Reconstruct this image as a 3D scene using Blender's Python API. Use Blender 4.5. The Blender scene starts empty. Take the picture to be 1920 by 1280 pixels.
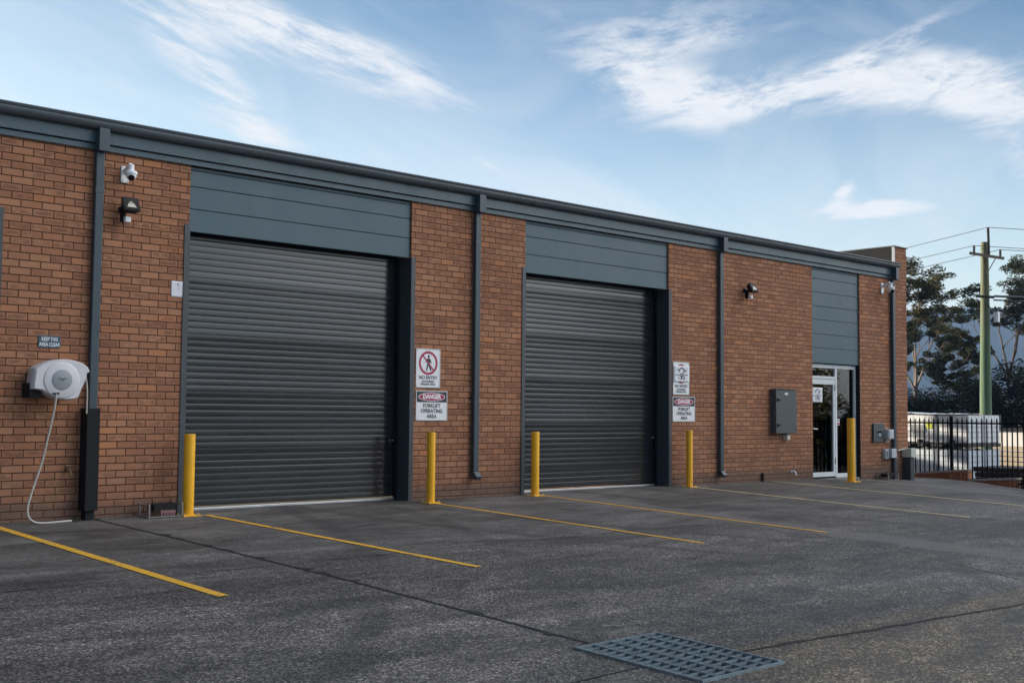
import bpy, bmesh, math, random
from mathutils import Vector, Matrix
R = math.radians
PI = math.pi
scene = bpy.context.scene
COL = scene.collection

# ------------------------------------------------------------------ helpers
class MB:
    def __init__(self):
        self.v = []; self.f = []; self.m = []
    def quad(self, pts, mi=0):
        n = len(self.v); self.v += [tuple(p) for p in pts]
        self.f.append(tuple(range(n, n + len(pts)))); self.m.append(mi)
    def box(self, x0, x1, y0, y1, z0, z1, mi=0, rot=None):
        n = len(self.v)
        P = [(x0,y0,z0),(x1,y0,z0),(x1,y1,z0),(x0,y1,z0),(x0,y0,z1),(x1,y0,z1),(x1,y1,z1),(x0,y1,z1)]
        if rot is not None:
            c = Vector(((x0+x1)/2,(y0+y1)/2,(z0+z1)/2))
            P = [tuple(rot @ (Vector(p)-c) + c) for p in P]
        self.v += P
        for q in ((0,3,2,1),(4,5,6,7),(0,1,5,4),(1,2,6,5),(2,3,7,6),(3,0,4,7)):
            self.f.append(tuple(n+i for i in q)); self.m.append(mi)
    def prism(self, pts, axis, a, b, mi=0):
        """closed outline pts (2D) swept along axis from a to b"""
        n = len(self.v); k = len(pts)
        def mk(p, t):
            if axis == 'y': return (p[0], t, p[1])
            if axis == 'x': return (t, p[0], p[1])
            return (p[0], p[1], t)
        for t in (a, b):
            self.v += [mk(p, t) for p in pts]
        for i in range(k):
            j = (i+1) % k
            self.f.append((n+i, n+j, n+k+j, n+k+i)); self.m.append(mi)
        self.f.append(tuple(n+i for i in range(k-1,-1,-1))); self.m.append(mi)
        self.f.append(tuple(n+k+i for i in range(k))); self.m.append(mi)
    def tube(self, path, rad, seg=10, mi=0, cap=True):
        path = [Vector(p) for p in path]
        rads = rad if isinstance(rad, (list, tuple)) else [rad]*len(path)
        up = None; rings = []
        for i, p in enumerate(path):
            d = (path[min(i+1,len(path)-1)] - path[max(i-1,0)])
            if d.length < 1e-9: d = Vector((0,0,1))
            d.normalize()
            if up is None:
                up = Vector((0,0,1)) if abs(d.z) < .9 else Vector((1,0,0))
            s = d.cross(up)
            if s.length < 1e-6: s = d.cross(Vector((0,1,0)))
            s.normalize(); up = s.cross(d).normalized()
            n = len(self.v); rings.append(n)
            for k in range(seg):
                a = 2*PI*k/seg
                self.v.append(tuple(p + (s*math.cos(a) + up*math.sin(a))*rads[i]))
        for i in range(len(path)-1):
            a, b = rings[i], rings[i+1]
            for k in range(seg):
                k2 = (k+1) % seg
                self.f.append((a+k, a+k2, b+k2, b+k)); self.m.append(mi)
        if cap:
            self.f.append(tuple(rings[0]+k for k in range(seg-1,-1,-1))); self.m.append(mi)
            self.f.append(tuple(rings[-1]+k for k in range(seg))); self.m.append(mi)
    def lathe(self, prof, origin, axis, seg=24, mi=0):
        """prof: (r, h) list along axis dir"""
        ax = Vector(axis).normalized()
        s = ax.cross(Vector((0,0,1)))
        if s.length < 1e-4: s = Vector((1,0,0))
        s.normalize(); t = ax.cross(s)
        o = Vector(origin); rings = []
        for r, h in prof:
            n = len(self.v); rings.append(n)
            for k in range(seg):
                a = 2*PI*k/seg
                self.v.append(tuple(o + ax*h + (s*math.cos(a)+t*math.sin(a))*max(r,1e-4)))
        for i in range(len(prof)-1):
            a, b = rings[i], rings[i+1]
            for k in range(seg):
                k2 = (k+1)%seg
                self.f.append((a+k,a+k2,b+k2,b+k)); self.m.append(mi)
        self.f.append(tuple(rings[0]+k for k in range(seg-1,-1,-1))); self.m.append(mi)
        self.f.append(tuple(rings[-1]+k for k in range(seg))); self.m.append(mi)
    def build(self, name, mat, parent=None, smooth=False, bevel=0, merge=False, fix=True):
        me = bpy.data.meshes.new(name)
        me.from_pydata(self.v, [], self.f)
        mats = mat if isinstance(mat, (list, tuple)) else [mat]
        for x in mats: me.materials.append(x)
        me.polygons.foreach_set('material_index', self.m)
        if merge or fix:
            bm = bmesh.new(); bm.from_mesh(me)
            if merge: bmesh.ops.remove_doubles(bm, verts=bm.verts, dist=1e-4)
            if fix: bmesh.ops.recalc_face_normals(bm, faces=bm.faces)
            bm.to_mesh(me); bm.free()
        if smooth:
            me.polygons.foreach_set('use_smooth', [True]*len(me.polygons))
            me.set_sharp_from_angle(angle=R(40))
        me.update()
        o = bpy.data.objects.new(name, me); COL.objects.link(o)
        if parent:
            o.parent = parent
            o.matrix_parent_inverse = Matrix.Translation(-parent.location) if parent.rotation_euler[:] == (0,0,0) else parent.matrix_basis.inverted()
        if bevel:
            b = o.modifiers.new('bevel', 'BEVEL'); b.width = bevel; b.segments = 2
            b.limit_method = 'ANGLE'; b.angle_limit = R(40)
        return o

def thing(name, label, cat, loc=(0,0,0), group=None):
    o = bpy.data.objects.new(name, None); COL.objects.link(o)
    o.location = loc; o.empty_display_size = .2
    o['label'] = label; o['category'] = cat
    if group: o['group'] = group
    return o
def tag(o, label, cat, group=None):
    o['label'] = label; o['category'] = cat
    if group: o['group'] = group
    return o
def struct(o):
    o['kind'] = 'structure'; return o
def copy_tree(root, delta, label=None, group=None):
    """a copy of a thing, its parts and their sub-parts, moved by delta"""
    def rec(o, par):
        c = o.copy(); COL.objects.link(c)
        if par is not None:
            c.parent = par; c.matrix_parent_inverse = o.matrix_parent_inverse.copy()
        for ch in [x for x in bpy.data.objects if x.parent == o]:
            rec(ch, c)
        return c
    r = rec(root, None)
    r.location = Vector(root.location) + Vector(delta)
    if label: r['label'] = label
    if group: r['group'] = group
    return r

# ------------------------------------------------------------------ node helpers
class NT:
    def __init__(self, tree):
        self.t = tree; self.n = tree.nodes; self.l = tree.links
    def add(self, typ, **kw):
        n = self.n.new(typ)
        for k, v in kw.items(): setattr(n, k, v)
        return n
    def _set(self, sock, v):
        if isinstance(v, bpy.types.NodeSocket): self.l.new(v, sock)
        elif isinstance(v, bpy.types.Node): self.l.new(v.outputs[0], sock)
        else: sock.default_value = v
    def math(self, op, a, b=0.0, c=0.0, clamp=False):
        n = self.add('ShaderNodeMath', operation=op, use_clamp=clamp)
        self._set(n.inputs[0], a); self._set(n.inputs[1], b); self._set(n.inputs[2], c)
        return n.outputs[0]
    def mix(self, fac, a, b, mode='MIX'):
        n = self.add('ShaderNodeMix', data_type='RGBA', blend_type=mode)
        self._set(n.inputs[0], fac)
        self._set(n.inputs[6], a if not isinstance(a, tuple) or len(a) == 4 else a + (1,))
        self._set(n.inputs[7], b if not isinstance(b, tuple) or len(b) == 4 else b + (1,))
        return n.outputs[2]
    def noise(self, vec, scale, detail=4, rough=.55, dist=0.0, dim='3D'):
        n = self.add('ShaderNodeTexNoise', noise_dimensions=dim)
        if vec is not None: self._set(n.inputs['Vector'], vec)
        n.inputs['Scale'].default_value = scale; n.inputs['Detail'].default_value = detail
        n.inputs['Roughness'].default_value = rough; n.inputs['Distortion'].default_value = dist
        return n.outputs[0]
    def ramp(self, fac, stops, interp='LINEAR'):
        n = self.add('ShaderNodeValToRGB'); self._set(n.inputs[0], fac)
        cr = n.color_ramp; cr.interpolation = interp
        while len(cr.elements) < len(stops): cr.elements.new(.5)
        for e, (p, c) in zip(cr.elements, stops):
            e.position = p
            if not isinstance(c, tuple): c = (c, c, c)
            e.color = c + (1,) if len(c) == 3 else c
        return n.outputs[0]
    def sstep(self, x, a, b, lo=0.0, hi=1.0):
        n = self.add('ShaderNodeMapRange', interpolation_type='SMOOTHSTEP')
        self._set(n.inputs[0], x); self._set(n.inputs[1], a); self._set(n.inputs[2], b)
        self._set(n.inputs[3], lo); self._set(n.inputs[4], hi)
        return n.outputs[0]
    def comb(self, x, y, z=0.0):
        n = self.add('ShaderNodeCombineXYZ')
        for i, v in enumerate((x, y, z)): self._set(n.inputs[i], v)
        return n.outputs[0]
    def sep(self, v):
        n = self.add('ShaderNodeSeparateXYZ'); self._set(n.inputs[0], v); return n.outputs
    def vscale(self, v, s):
        n = self.add('ShaderNodeVectorMath', operation='MULTIPLY'); self._set(n.inputs[0], v)
        n.inputs[1].default_value = s; return n.outputs[0]
    def bump(self, h, strength=.5, dist=.01):
        n = self.add('ShaderNodeBump'); self._set(n.inputs['Height'], h)
        n.inputs['Strength'].default_value = strength; n.inputs['Distance'].default_value = dist
        return n.outputs[0]

def new_mat(name):
    m = bpy.data.materials.new(name); m.use_nodes = True
    nt = NT(m.node_tree); b = m.node_tree.nodes['Principled BSDF']
    return m, nt, b
def pos(nt):
    return nt.add('ShaderNodeNewGeometry').outputs['Position']
def objco(nt):
    return nt.add('ShaderNodeTexCoord').outputs['Object']

def simple(name, col, rough=.6, metal=0.0, vary=.12, scale=6.0, bump=0.0, spec=.5, stretch=(1,1,1), coat=0.0, grime=0.0):
    """a plain painted / plastic / metal surface with mottling"""
    m, nt, b = new_mat(name)
    p = nt.vscale(pos(nt), stretch)
    n1 = nt.noise(p, scale, 5, .6)
    n2 = nt.noise(p, scale*9, 3, .6)
    f = nt.math('ADD', nt.math('MULTIPLY', n1, .7), nt.math('MULTIPLY', n2, .3))
    lo = tuple(c*(1-vary) for c in col); hi = tuple(min(1, c*(1+vary)) for c in col)
    c = nt.ramp(f, [(.3, lo), (.7, hi)])
    if grime:
        g = nt.sstep(nt.noise(nt.vscale(pos(nt), (3.2, 3.2, .55)), 2.2, 6, .65), .52, .75, 0, grime)
        c = nt.mix(g, c, tuple(x*.45 for x in col))
    nt.l.new(c, b.inputs['Base Color'])
    b.inputs['Roughness'].default_value = rough
    r = nt.ramp(n1, [(.3, max(0, rough-.08)), (.7, min(1, rough+.08))]); nt.l.new(r, b.inputs['Roughness'])
    b.inputs['Metallic'].default_value = metal
    b.inputs['Specular IOR Level'].default_value = spec
    b.inputs['Coat Weight'].default_value = coat
    if bump:
        nt.l.new(nt.bump(n2, bump, .004), b.inputs['Normal'])
    return m

# ------------------------------------------------------------------ materials
BH, BL = .0857, .240        # brick course height, brick pitch
def brick_mat(name, side=False, soldier=False):
    m, nt, b = new_mat(name)
    s = nt.sep(pos(nt))
    u0 = s[1] if side else s[0]
    z0 = s[2]
    wob = nt.noise(pos(nt), 14, 3, .6)
    wob2 = nt.noise(pos(nt), 17.3, 3, .6)
    u = nt.math('ADD', u0, nt.math('MULTIPLY', nt.math('SUBTRACT', wob2, .5), .010))
    z = nt.math('ADD', z0, nt.math('MULTIPLY', nt.math('SUBTRACT', wob, .5), .008))
    if soldier: u, z, u0, z0 = z, u, z0, u0
    zz = nt.math('DIVIDE', nt.math('ADD', z, 2.041), BH)
    row = nt.math('FLOOR', zz)
    fz = nt.math('FRACT', zz)
    off = nt.math('MULTIPLY', nt.math('MODULO', row, 2.0), .5)
    jit = nt.add('ShaderNodeTexWhiteNoise', noise_dimensions='1D'); nt.l.new(row, jit.inputs['W'])
    off = nt.math('ADD', off, nt.math('MULTIPLY', nt.math('SUBTRACT', jit.outputs[0], .5), .10))
    uu = nt.math('ADD', nt.math('DIVIDE', nt.math('ADD', u, 30.11), BL), off)
    colm = nt.math('FLOOR', uu); fu = nt.math('FRACT', uu)
    du = nt.math('MULTIPLY', nt.math('MINIMUM', fu, nt.math('SUBTRACT', 1.0, fu)), BL)
    dz = nt.math('MULTIPLY', nt.math('MINIMUM', fz, nt.math('SUBTRACT', 1.0, fz)), BH)
    d = nt.math('MINIMUM', du, dz)
    face = nt.sstep(d, .0048, .0086)
    wn = nt.add('ShaderNodeTexWhiteNoise', noise_dimensions='2D')
    nt.l.new(nt.comb(colm, row), wn.inputs['Vector'])
    r1 = wn.outputs['Value']; rc = nt.sep(wn.outputs['Color'])
    base = nt.ramp(r1, [(0, (.315,.142,.080)), (.2, (.345,.156,.087)), (.45, (.375,.172,.095)), (.65, (.395,.186,.104)), (.85, (.415,.203,.115)), (.97, (.445,.188,.090)), (1, (.325,.145,.084))])
    # kiln-burnt patch in the middle of many bricks
    inner = nt.sstep(d, .011, .027)
    pn = nt.noise(nt.comb(nt.math('ADD', u0, nt.math('MULTIPLY', rc[0], 7.0)), nt.math('MULTIPLY', z0, 1.9), 0.0), 8.5, 4, .62)
    burn = nt.math('MULTIPLY', nt.math('MULTIPLY', inner, nt.sstep(pn, .38, .56)), nt.sstep(rc[1], .20, .80, 0.0, .72))
    c = nt.mix(burn, base, (.165,.078,.050))
    fine = nt.noise(pos(nt), 130, 3, .7)
    c = nt.mix(1.0, c, nt.ramp(fine, [(.25, .80), (.75, 1.16)]), 'MULTIPLY')
    big = nt.noise(pos(nt), .55, 4, .6)
    c = nt.mix(1.0, c, nt.ramp(big, [(.3, .90), (.7, 1.10)]), 'MULTIPLY')
    # rising damp / splash dirt on the lowest courses, ragged upper edge
    if not soldier:
        edge = nt.math('ADD', s[2], nt.math('MULTIPLY', nt.math('SUBTRACT', nt.noise(pos(nt), 1.4, 4, .6), .5), .22))
        damp = nt.sstep(edge, .10, .24, .70, 0.0)
        c = nt.mix(damp, c, (.115,.088,.078))
        low_dark = nt.sstep(nt.math('ADD', edge, nt.math('MULTIPLY', nt.noise(nt.vscale(pos(nt), (1.6,1.6,.25)), 2.0, 5, .6), .9)), .55, 1.5, .30, 0.0)  # wider band, darker towards the bottom of the wall
        c = nt.mix(low_dark, c, (.150,.090,.065))
        streak = nt.sstep(nt.noise(nt.vscale(pos(nt), (5.0,5.0,.22)), 1.6, 5, .62), .56, .80, 0, .35)
        c = nt.mix(streak, c, (.185,.098,.068))
        # pale salt splashes
        eff = nt.sstep(nt.noise(pos(nt), 9, 5, .7), .70, .80, 0, .32)
        c = nt.mix(eff, c, (.46,.36,.30))
    mort = nt.ramp(nt.noise(pos(nt), 40, 3, .6), [(.3, (.082,.037,.023)), (.7, (.128,.059,.036))])
    c = nt.mix(face, mort, c)
    nt.l.new(c, b.inputs['Base Color'])
    b.inputs['Roughness'].default_value = .88; b.inputs['Specular IOR Level'].default_value = .25
    h = nt.math('ADD', nt.math('MULTIPLY', nt.sstep(d, .002, .0095), 1.0), nt.math('MULTIPLY', nt.math('ADD', nt.noise(pos(nt), 55, 5, .7), nt.math('MULTIPLY', r1, .5)), .30))
    nt.l.new(nt.bump(h, .9, .009), b.inputs['Normal'])
    return m
M_brick = brick_mat('red_brown_brick')
M_brick_side = brick_mat('red_brown_brick_return', side=True)
M_brick_low = brick_mat('garden_wall_brick', side=True, soldier=True)

def concrete_mat():
    m, nt, b = new_mat('exposed_aggregate_concrete')
    P = pos(nt); s = nt.sep(P)
    xy = nt.comb(s[0], s[1], 0.0)
    v = nt.add('ShaderNodeTexVoronoi', voronoi_dimensions='2D'); nt.l.new(xy, v.inputs['Vector']); v.inputs['Scale'].default_value = 82
    st = nt.sep(v.outputs['Color'])
    v2 = nt.add('ShaderNodeTexVoronoi', voronoi_dimensions='2D'); nt.l.new(xy, v2.inputs['Vector']); v2.inputs['Scale'].default_value = 140
    st2 = nt.sep(v2.outputs['Color'])
    stone = nt.ramp(st[0], [(0,(.008,.008,.008)), (.35,(.034,.033,.033)), (.62,(.078,.076,.075)), (.85,(.165,.160,.156)), (1,(.38,.37,.355))])
    grit = nt.ramp(st2[0], [(0,(.035,.034,.036)), (.5,(.082,.080,.082)), (1,(.17,.165,.165))])
    c = nt.mix(.28, stone, grit)
    # finer, smoother apron close to the wall
    worn = nt.sstep(nt.math('ADD', s[1], nt.math('MULTIPLY', nt.noise(xy, .8, 4, .6), 2.2)), -4.2, -1.2, 0, .75)
    apron = nt.ramp(nt.noise(xy, 26, 5, .7), [(.3,(.070,.069,.070)), (.7,(.110,.108,.108))])
    c = nt.mix(worn, c, apron)
    # traffic film: broad darker and lighter patches, streaked along the driving direction
    a = nt.noise(nt.vscale(xy, (.22, .75, 1)), 1.0, 6, .62, .6)
    c = nt.mix(1.0, c, nt.ramp(a, [(.36, .62), (.5, 1.0), (.64, 1.34)]), 'MULTIPLY')
    a2 = nt.noise(nt.vscale(xy, (.9, 2.6, 1)), 1.0, 6, .65, .8)
    c = nt.mix(1.0, c, nt.ramp(a2, [(.36, .60), (.5, .97), (.64, 1.38)]), 'MULTIPLY')
    a3 = nt.noise(xy, 7.5, 5, .7)
    c = nt.mix(1.0, c, nt.ramp(a3, [(.3, .80), (.7, 1.2)]), 'MULTIPLY')
    # oil drips and tyre marks
    oil = nt.sstep(nt.noise(nt.vscale(xy, (.55, 1.5, 1)), 1.3, 5, .6, .5), .60, .74, 0, .60)
    c = nt.mix(oil, c, (.026,.025,.026))
    pale = nt.sstep(nt.noise(nt.vscale(xy, (.8, 2.2, 1)), 1.1, 7, .72, .3), .57, .72, 0, .55)
    c = nt.mix(pale, c, (.20,.195,.19))
    for (cx, cy, rr, amt) in ((26.0, 2.0, 17.6, .34), (26.0, 2.0, 16.1, .30), (32.5, .5, 18.6, .38), (32.5, .5, 17.1, .34), (-6.0, 3.0, 14.6, .30), (-6.0, 3.0, 16.1, .26), (18.0, -16.0, 9.0, .28), (18.0, -16.0, 10.5, .24)):
        dx = nt.math('SUBTRACT', s[0], cx); dy = nt.math('SUBTRACT', s[1], cy)
        rad = nt.math('SQRT', nt.math('ADD', nt.math('MULTIPLY', dx, dx), nt.math('MULTIPLY', dy, dy)))
        off = nt.math('ABSOLUTE', nt.math('SUBTRACT', nt.math('ADD', rad, nt.math('MULTIPLY', a2, .25)), rr+.125))
        mk = nt.math('MULTIPLY', nt.sstep(off, .07, .17, 1.0, 0.0), nt.math('MULTIPLY', nt.sstep(a, .36, .58), nt.sstep(a3, .30, .62, .45, 1.0)))
        c = nt.mix(nt.math('MULTIPLY', mk, amt*1.7), c, (.026,.025,.025))
    spots = nt.add('ShaderNodeTexVoronoi', voronoi_dimensions='2D'); nt.l.new(xy, spots.inputs['Vector']); spots.inputs['Scale'].default_value = 1.9
    sp = nt.math('MULTIPLY', nt.sstep(spots.outputs['Distance'], .03, .05, 1.0, 0.0), nt.sstep(nt.sep(spots.outputs['Color'])[0], .62, .64))
    c = nt.mix(nt.math('MULTIPLY', sp, .8), c, (.016,.015,.015))
    # the later slab beyond the pit is browner
    sl = nt.math('MULTIPLY', nt.sstep(s[1], -8.62, -8.60, 1.0, 0.0), nt.sstep(s[0], 5.9, 5.92))
    c = nt.mix(nt.math('MULTIPLY', sl, .85), c, nt.mix(1.0, c, (1.25,1.12,.88), 'MULTIPLY'))
    # paler strip along the eastern bays
    band = nt.math('ADD', s[0], nt.math('MULTIPLY', nt.noise(xy, .7, 3), .7))
    bs = nt.math('MULTIPLY', nt.sstep(band, 12.9, 13.1), nt.sstep(band, 13.5, 13.9, 1.0, 0.0))
    c = nt.mix(nt.math('MULTIPLY', bs, .55), c, (.155,.15,.15))
    c = nt.mix(1.0, c, (1.10,1.03,.97), 'MULTIPLY')
    nt.l.new(c, b.inputs['Base Color'])
    nt.l.new(nt.ramp(a2, [(.3,.55),(.7,.85)]), b.inputs['Roughness'])
    b.inputs['Specular IOR Level'].default_value = .42
    h = nt.math('ADD', nt.math('MULTIPLY', v.outputs['Distance'], -.9), nt.math('MULTIPLY', st2[1], .35))
    nt.l.new(nt.bump(h, .55, .006), b.inputs['Normal'])
    return m
M_conc = concrete_mat()

def terrain_mat():
    m, nt, b = new_mat('dry_ground'); P = pos(nt)
    n = nt.noise(P, .08, 8, .65); n2 = nt.noise(P, 2.5, 5, .7)
    c = nt.ramp(n, [(.3,(.055,.058,.034)), (.5,(.085,.078,.05)), (.7,(.13,.115,.085))])
    c = nt.mix(1.0, c, nt.ramp(n2, [(.3,.7),(.7,1.25)]), 'MULTIPLY')
    nt.l.new(c, b.inputs['Base Color']); b.inputs['Roughness'].default_value = .95
    return m
M_terrain = terrain_mat()
def gravel_mat():
    m, nt, b = new_mat('storage_yard_gravel'); P = pos(nt)
    n = nt.noise(P, .5, 6, .65); n2 = nt.noise(P, 30, 4, .7)
    c = nt.ramp(n, [(.3,(.050,.048,.046)), (.7,(.085,.081,.077))])
    c = nt.mix(1.0, c, nt.ramp(n2, [(.3,.6),(.7,1.35)]), 'MULTIPLY')
    nt.l.new(c, b.inputs['Base Color']); b.inputs['Roughness'].default_value = .95
    return m
M_gravel = gravel_mat()

def paint_line_mat(name, col, wear):
    m, nt, b = new_mat(name); P = pos(nt)
    n = nt.noise(P, 46, 5, .75); n2 = nt.noise(P, 2.0, 4, .6)
    w = nt.sstep(nt.math('ADD', n, nt.math('MULTIPLY', nt.math('SUBTRACT', n2, .5), .6)), wear, wear+.12)
    c = nt.mix(w, tuple(col), (.085,.082,.08))
    c = nt.mix(1.0, c, nt.ramp(n2, [(.3,.75),(.7,1.12)]), 'MULTIPLY')
    nt.l.new(c, b.inputs['Base Color']); b.inputs['Roughness'].default_value = .7
    nt.l.new(nt.bump(n, .4, .004), b.inputs['Normal'])
    return m
M_line = paint_line_mat('yellow_line_paint', (.80,.43,.03), .54)
M_line_old = paint_line_mat('worn_line_paint', (.66,.52,.27), .55)
M_line_white = paint_line_mat('pale_line_paint', (.62,.58,.48), .58)
M_joint = simple('bitumen_joint', (.008,.008,.009), .8, vary=.4, scale=30, bump=.4)

def greypaint(name, col, rough, grime=.25):
    return simple(name, col, rough, vary=.07, scale=1.6, grime=grime, bump=.05)
M_panel = greypaint('blue_grey_panel_paint', (.058,.106,.132), .50, .18)
M_fascia = greypaint('blue_grey_fascia_paint', (.051,.091,.116), .42, .30)
M_pipe = greypaint('charcoal_pipe_paint', (.040,.060,.077), .42, .22)
M_steel = greypaint('dark_steel_jamb_paint', (.045,.056,.067), .42, .2)
M_guard = simple('black_guard_paint', (.007,.0085,.011), .6, vary=.1, scale=1.6, spec=.25)
M_gutter = greypaint('gutter_colorbond', (.075,.090,.105), .32, .25)
M_roof = simple('roof_sheet', (.12,.135,.145), .45, .3, scale=.6)
M_flash = simple('dark_flashing', (.030,.031,.034), .85, 0.0, spec=.1, vary=.2, scale=3, grime=.35)
M_cap = simple('capping_metal', (.10,.11,.12), .4, .4)

def curtain_mat():
    m, nt, b = new_mat('roller_curtain_paint'); P = pos(nt); s = nt.sep(P)
    # individual pressed sheets have weathered a little differently
    sh = nt.math('FLOOR', nt.math('DIVIDE', nt.math('ADD', s[2], 5.02), .405))
    wn = nt.add('ShaderNodeTexWhiteNoise', noise_dimensions='2D')
    nt.l.new(nt.comb(sh, nt.math('FLOOR', nt.math('DIVIDE', s[0], 5.9))), wn.inputs['Vector'])
    base = nt.mix(wn.outputs['Value'], (.010,.0115,.0150), (.016,.018,.0225))
    n = nt.noise(nt.vscale(P, (.5,.5,5.0)), 1.2, 5, .6)
    c = nt.mix(1.0, base, nt.ramp(n, [(.3,.82),(.7,1.15)]), 'MULTIPLY')
    low = nt.sstep(nt.math('ADD', s[2], nt.math('MULTIPLY', nt.math('SUBTRACT', nt.noise(P, 1.3, 5, .65), .5), 1.1)), .05, .75, .055, 0)
    c = nt.mix(low, c, (.13,.12,.11))
    scr = nt.math('MULTIPLY', nt.sstep(nt.noise(nt.vscale(P, (.6,1,26)), 3.2, 4, .6), .67, .71, 0, .13), nt.sstep(s[2], 1.6, .5))
    c = nt.mix(scr, c, (.16,.16,.16))
    dust = nt.sstep(nt.noise(P, 24, 4, .7), .66, .72, 0, .10)
    c = nt.mix(dust, c, (.22,.21,.20))
    nt.l.new(c, b.inputs['Base Color'])
    nt.l.new(nt.ramp(n, [(.3,.13),(.7,.22)]), b.inputs['Roughness'])
    b.inputs['Specular IOR Level'].default_value = .75; b.inputs['Coat Weight'].default_value = .08; b.inputs['Coat Roughness'].default_value = .10
    return m
M_curtain = curtain_mat()
M_alu = simple('silver_anodised_bar', (.55,.56,.57), .38, .75, vary=.1, scale=5)
M_frame_white = simple('white_aluminium', (.66,.70,.72), .38, vary=.05, scale=3, grime=.12)
def bollard_mat():
    m, nt, b = new_mat('worn_yellow_bollard_paint'); P = pos(nt); s = nt.sep(P)
    n = nt.noise(P, 5, 5, .6); f = nt.noise(nt.vscale(P, (1,1,.5)), 38, 4, .7)
    c = nt.ramp(n, [(.3,(.80,.385,.004)), (.7,(.93,.475,.008))])
    low = nt.sstep(s[2], .55, 0.0, 0, .10)
    chip = nt.sstep(nt.math('ADD', f, low), .69, .73)
    c = nt.mix(nt.math('MULTIPLY', chip, .8), c, (.13,.075,.035))
    scuff = nt.sstep(nt.noise(nt.vscale(P, (3,3,.6)), 6, 5, .7), .60, .74, 0, .20)
    c = nt.mix(scuff, c, (.42,.24,.03))
    nt.l.new(c, b.inputs['Base Color']); nt.l.new(nt.ramp(n, [(.3,.35),(.7,.55)]), b.inputs['Roughness'])
    nt.l.new(nt.bump(nt.math('SUBTRACT', n, nt.math('MULTIPLY', chip, .5)), .15, .003), b.inputs['Normal'])
    return m
M_yellow = bollard_mat()
M_white = simple('white_plastic', (.84,.84,.85), .42, vary=.05, scale=4)
M_signwhite = simple('white_sign_sheet', (.78,.79,.80), .38, vary=.04, scale=3)
M_signedge = simple('sign_edge', (.55,.54,.53), .5)
M_black = simple('black_plastic', (.008,.008,.009), .65, spec=.25, vary=.3)
M_ink = simple('black_ink', (.022,.026,.034), .5)
M_crimson = simple('crimson_ink', (.40,.018,.085), .45)
M_navy = simple('slate_blue_sign', (.045,.085,.125), .45)
M_rubber = simple('dark_rubber', (.02,.02,.02), .7, vary=.3)
M_greybox = simple('grey_green_enamel', (.060,.075,.080), .45, vary=.06, grime=.12)
M_lightgrey = simple('light_grey_plastic', (.47,.50,.54), .45, vary=.05)
M_cream = simple('cream_plastic', (.56,.57,.50), .5, vary=.05)
M_reel = simple('white_hose_reel_plastic', (.60,.59,.61), .40, vary=.05, scale=5, grime=.10)
M_reelgrey = simple('grey_hose_reel_disc', (.27,.29,.31), .45, vary=.05)
M_hose = simple('pale_hose', (.47,.44,.40), .5, vary=.1)
M_brass = simple('dull_brass', (.20,.15,.08), .45, .8)
M_galv = simple('galvanised_steel', (.19,.245,.275), .5, .4, vary=.3, scale=14, grime=.45)
M_scraper = simple('dull_scraper_frame', (.20,.185,.165), .6, .2)
M_pit = simple('pit_concrete', (.03,.03,.03), .95)
M_pole_mat = None
M_fence = simple('black_fence_paint', (.006,.0065,.009), .8, vary=.2, spec=.08)
M_ibc = simple('translucent_white_tank', (.78,.80,.82), .75, vary=.08, scale=2)
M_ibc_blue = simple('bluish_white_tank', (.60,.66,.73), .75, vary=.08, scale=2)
M_cage = simple('galvanised_cage', (.30,.33,.35), .6, .3)
M_hivis = simple('hi_vis_label', (.55,.62,.03), .5)
M_red = simple('dull_red_cap', (.40,.06,.07), .5)
M_rack = simple('black_rack', (.014,.013,.013), .6, vary=.4)
M_timber = simple('pale_timber', (.40,.33,.24), .7, vary=.2, scale=3)
M_render_wall = simple('white_render_wall', (.72,.70,.68), .8, vary=.05, scale=.7)
M_capstone = simple('concrete_coping', (.34,.30,.27), .85, vary=.2, scale=6)
M_kerb = simple('kerb_concrete', (.24,.22,.20), .9, vary=.25, scale=6)
M_ins = simple('brown_porcelain', (.05,.03,.025), .3)
M_arm = simple('weathered_crossarm', (.06,.055,.05), .8, vary=.3)
M_wire = simple('aluminium_conductor', (.10,.11,.12), .5, .4)
M_dark_room = simple('dark_interior', (.035,.033,.03), .8)
M_paper = simple('office_paper', (.72,.72,.76), .7, vary=.03)
M_bristle = simple('black_bristle', (.010,.009,.009), .9, vary=.5, scale=60, bump=.8)
M_pink = simple('pinkish_brush_pad', (.22,.11,.11), .8, vary=.3, scale=20)

def glass_mat(name, tint=(.02,.022,.024)):
    m, nt, b = new_mat(name)
    out = m.node_tree.nodes['Material Output']
    m.node_tree.nodes.remove(b)
    g = nt.add('ShaderNodeBsdfGlossy'); g.inputs['Roughness'].default_value = .01; g.inputs['Color'].default_value = (.95,.97,1,1)
    t = nt.add('ShaderNodeBsdfTransparent'); t.inputs['Color'].default_value = (.42,.45,.46,1)
    fr = nt.add('ShaderNodeFresnel'); fr.inputs['IOR'].default_value = 1.65
    wav = nt.bump(nt.noise(pos(nt), 1.6, 2, .5), .06, .02); nt.l.new(wav, g.inputs['Normal'])
    mx = nt.add('ShaderNodeMixShader'); nt.l.new(fr.outputs[0], mx.inputs[0]); nt.l.new(t.outputs[0], mx.inputs[1]); nt.l.new(g.outputs[0], mx.inputs[2])
    nt.l.new(mx.outputs[0], out.inputs['Surface'])
    return m
M_glass = glass_mat('tinted_door_glass')
M_lens = simple('dark_lens', (.006,.006,.008), .08, vary=.1)
M_lampglass = simple('lamp_reflector', (.020,.018,.016), .5, 0.0, spec=.15, vary=.2)
M_lampbright = simple('lamp_reflector_bright', (.36,.33,.28), .35, .2)

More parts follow.
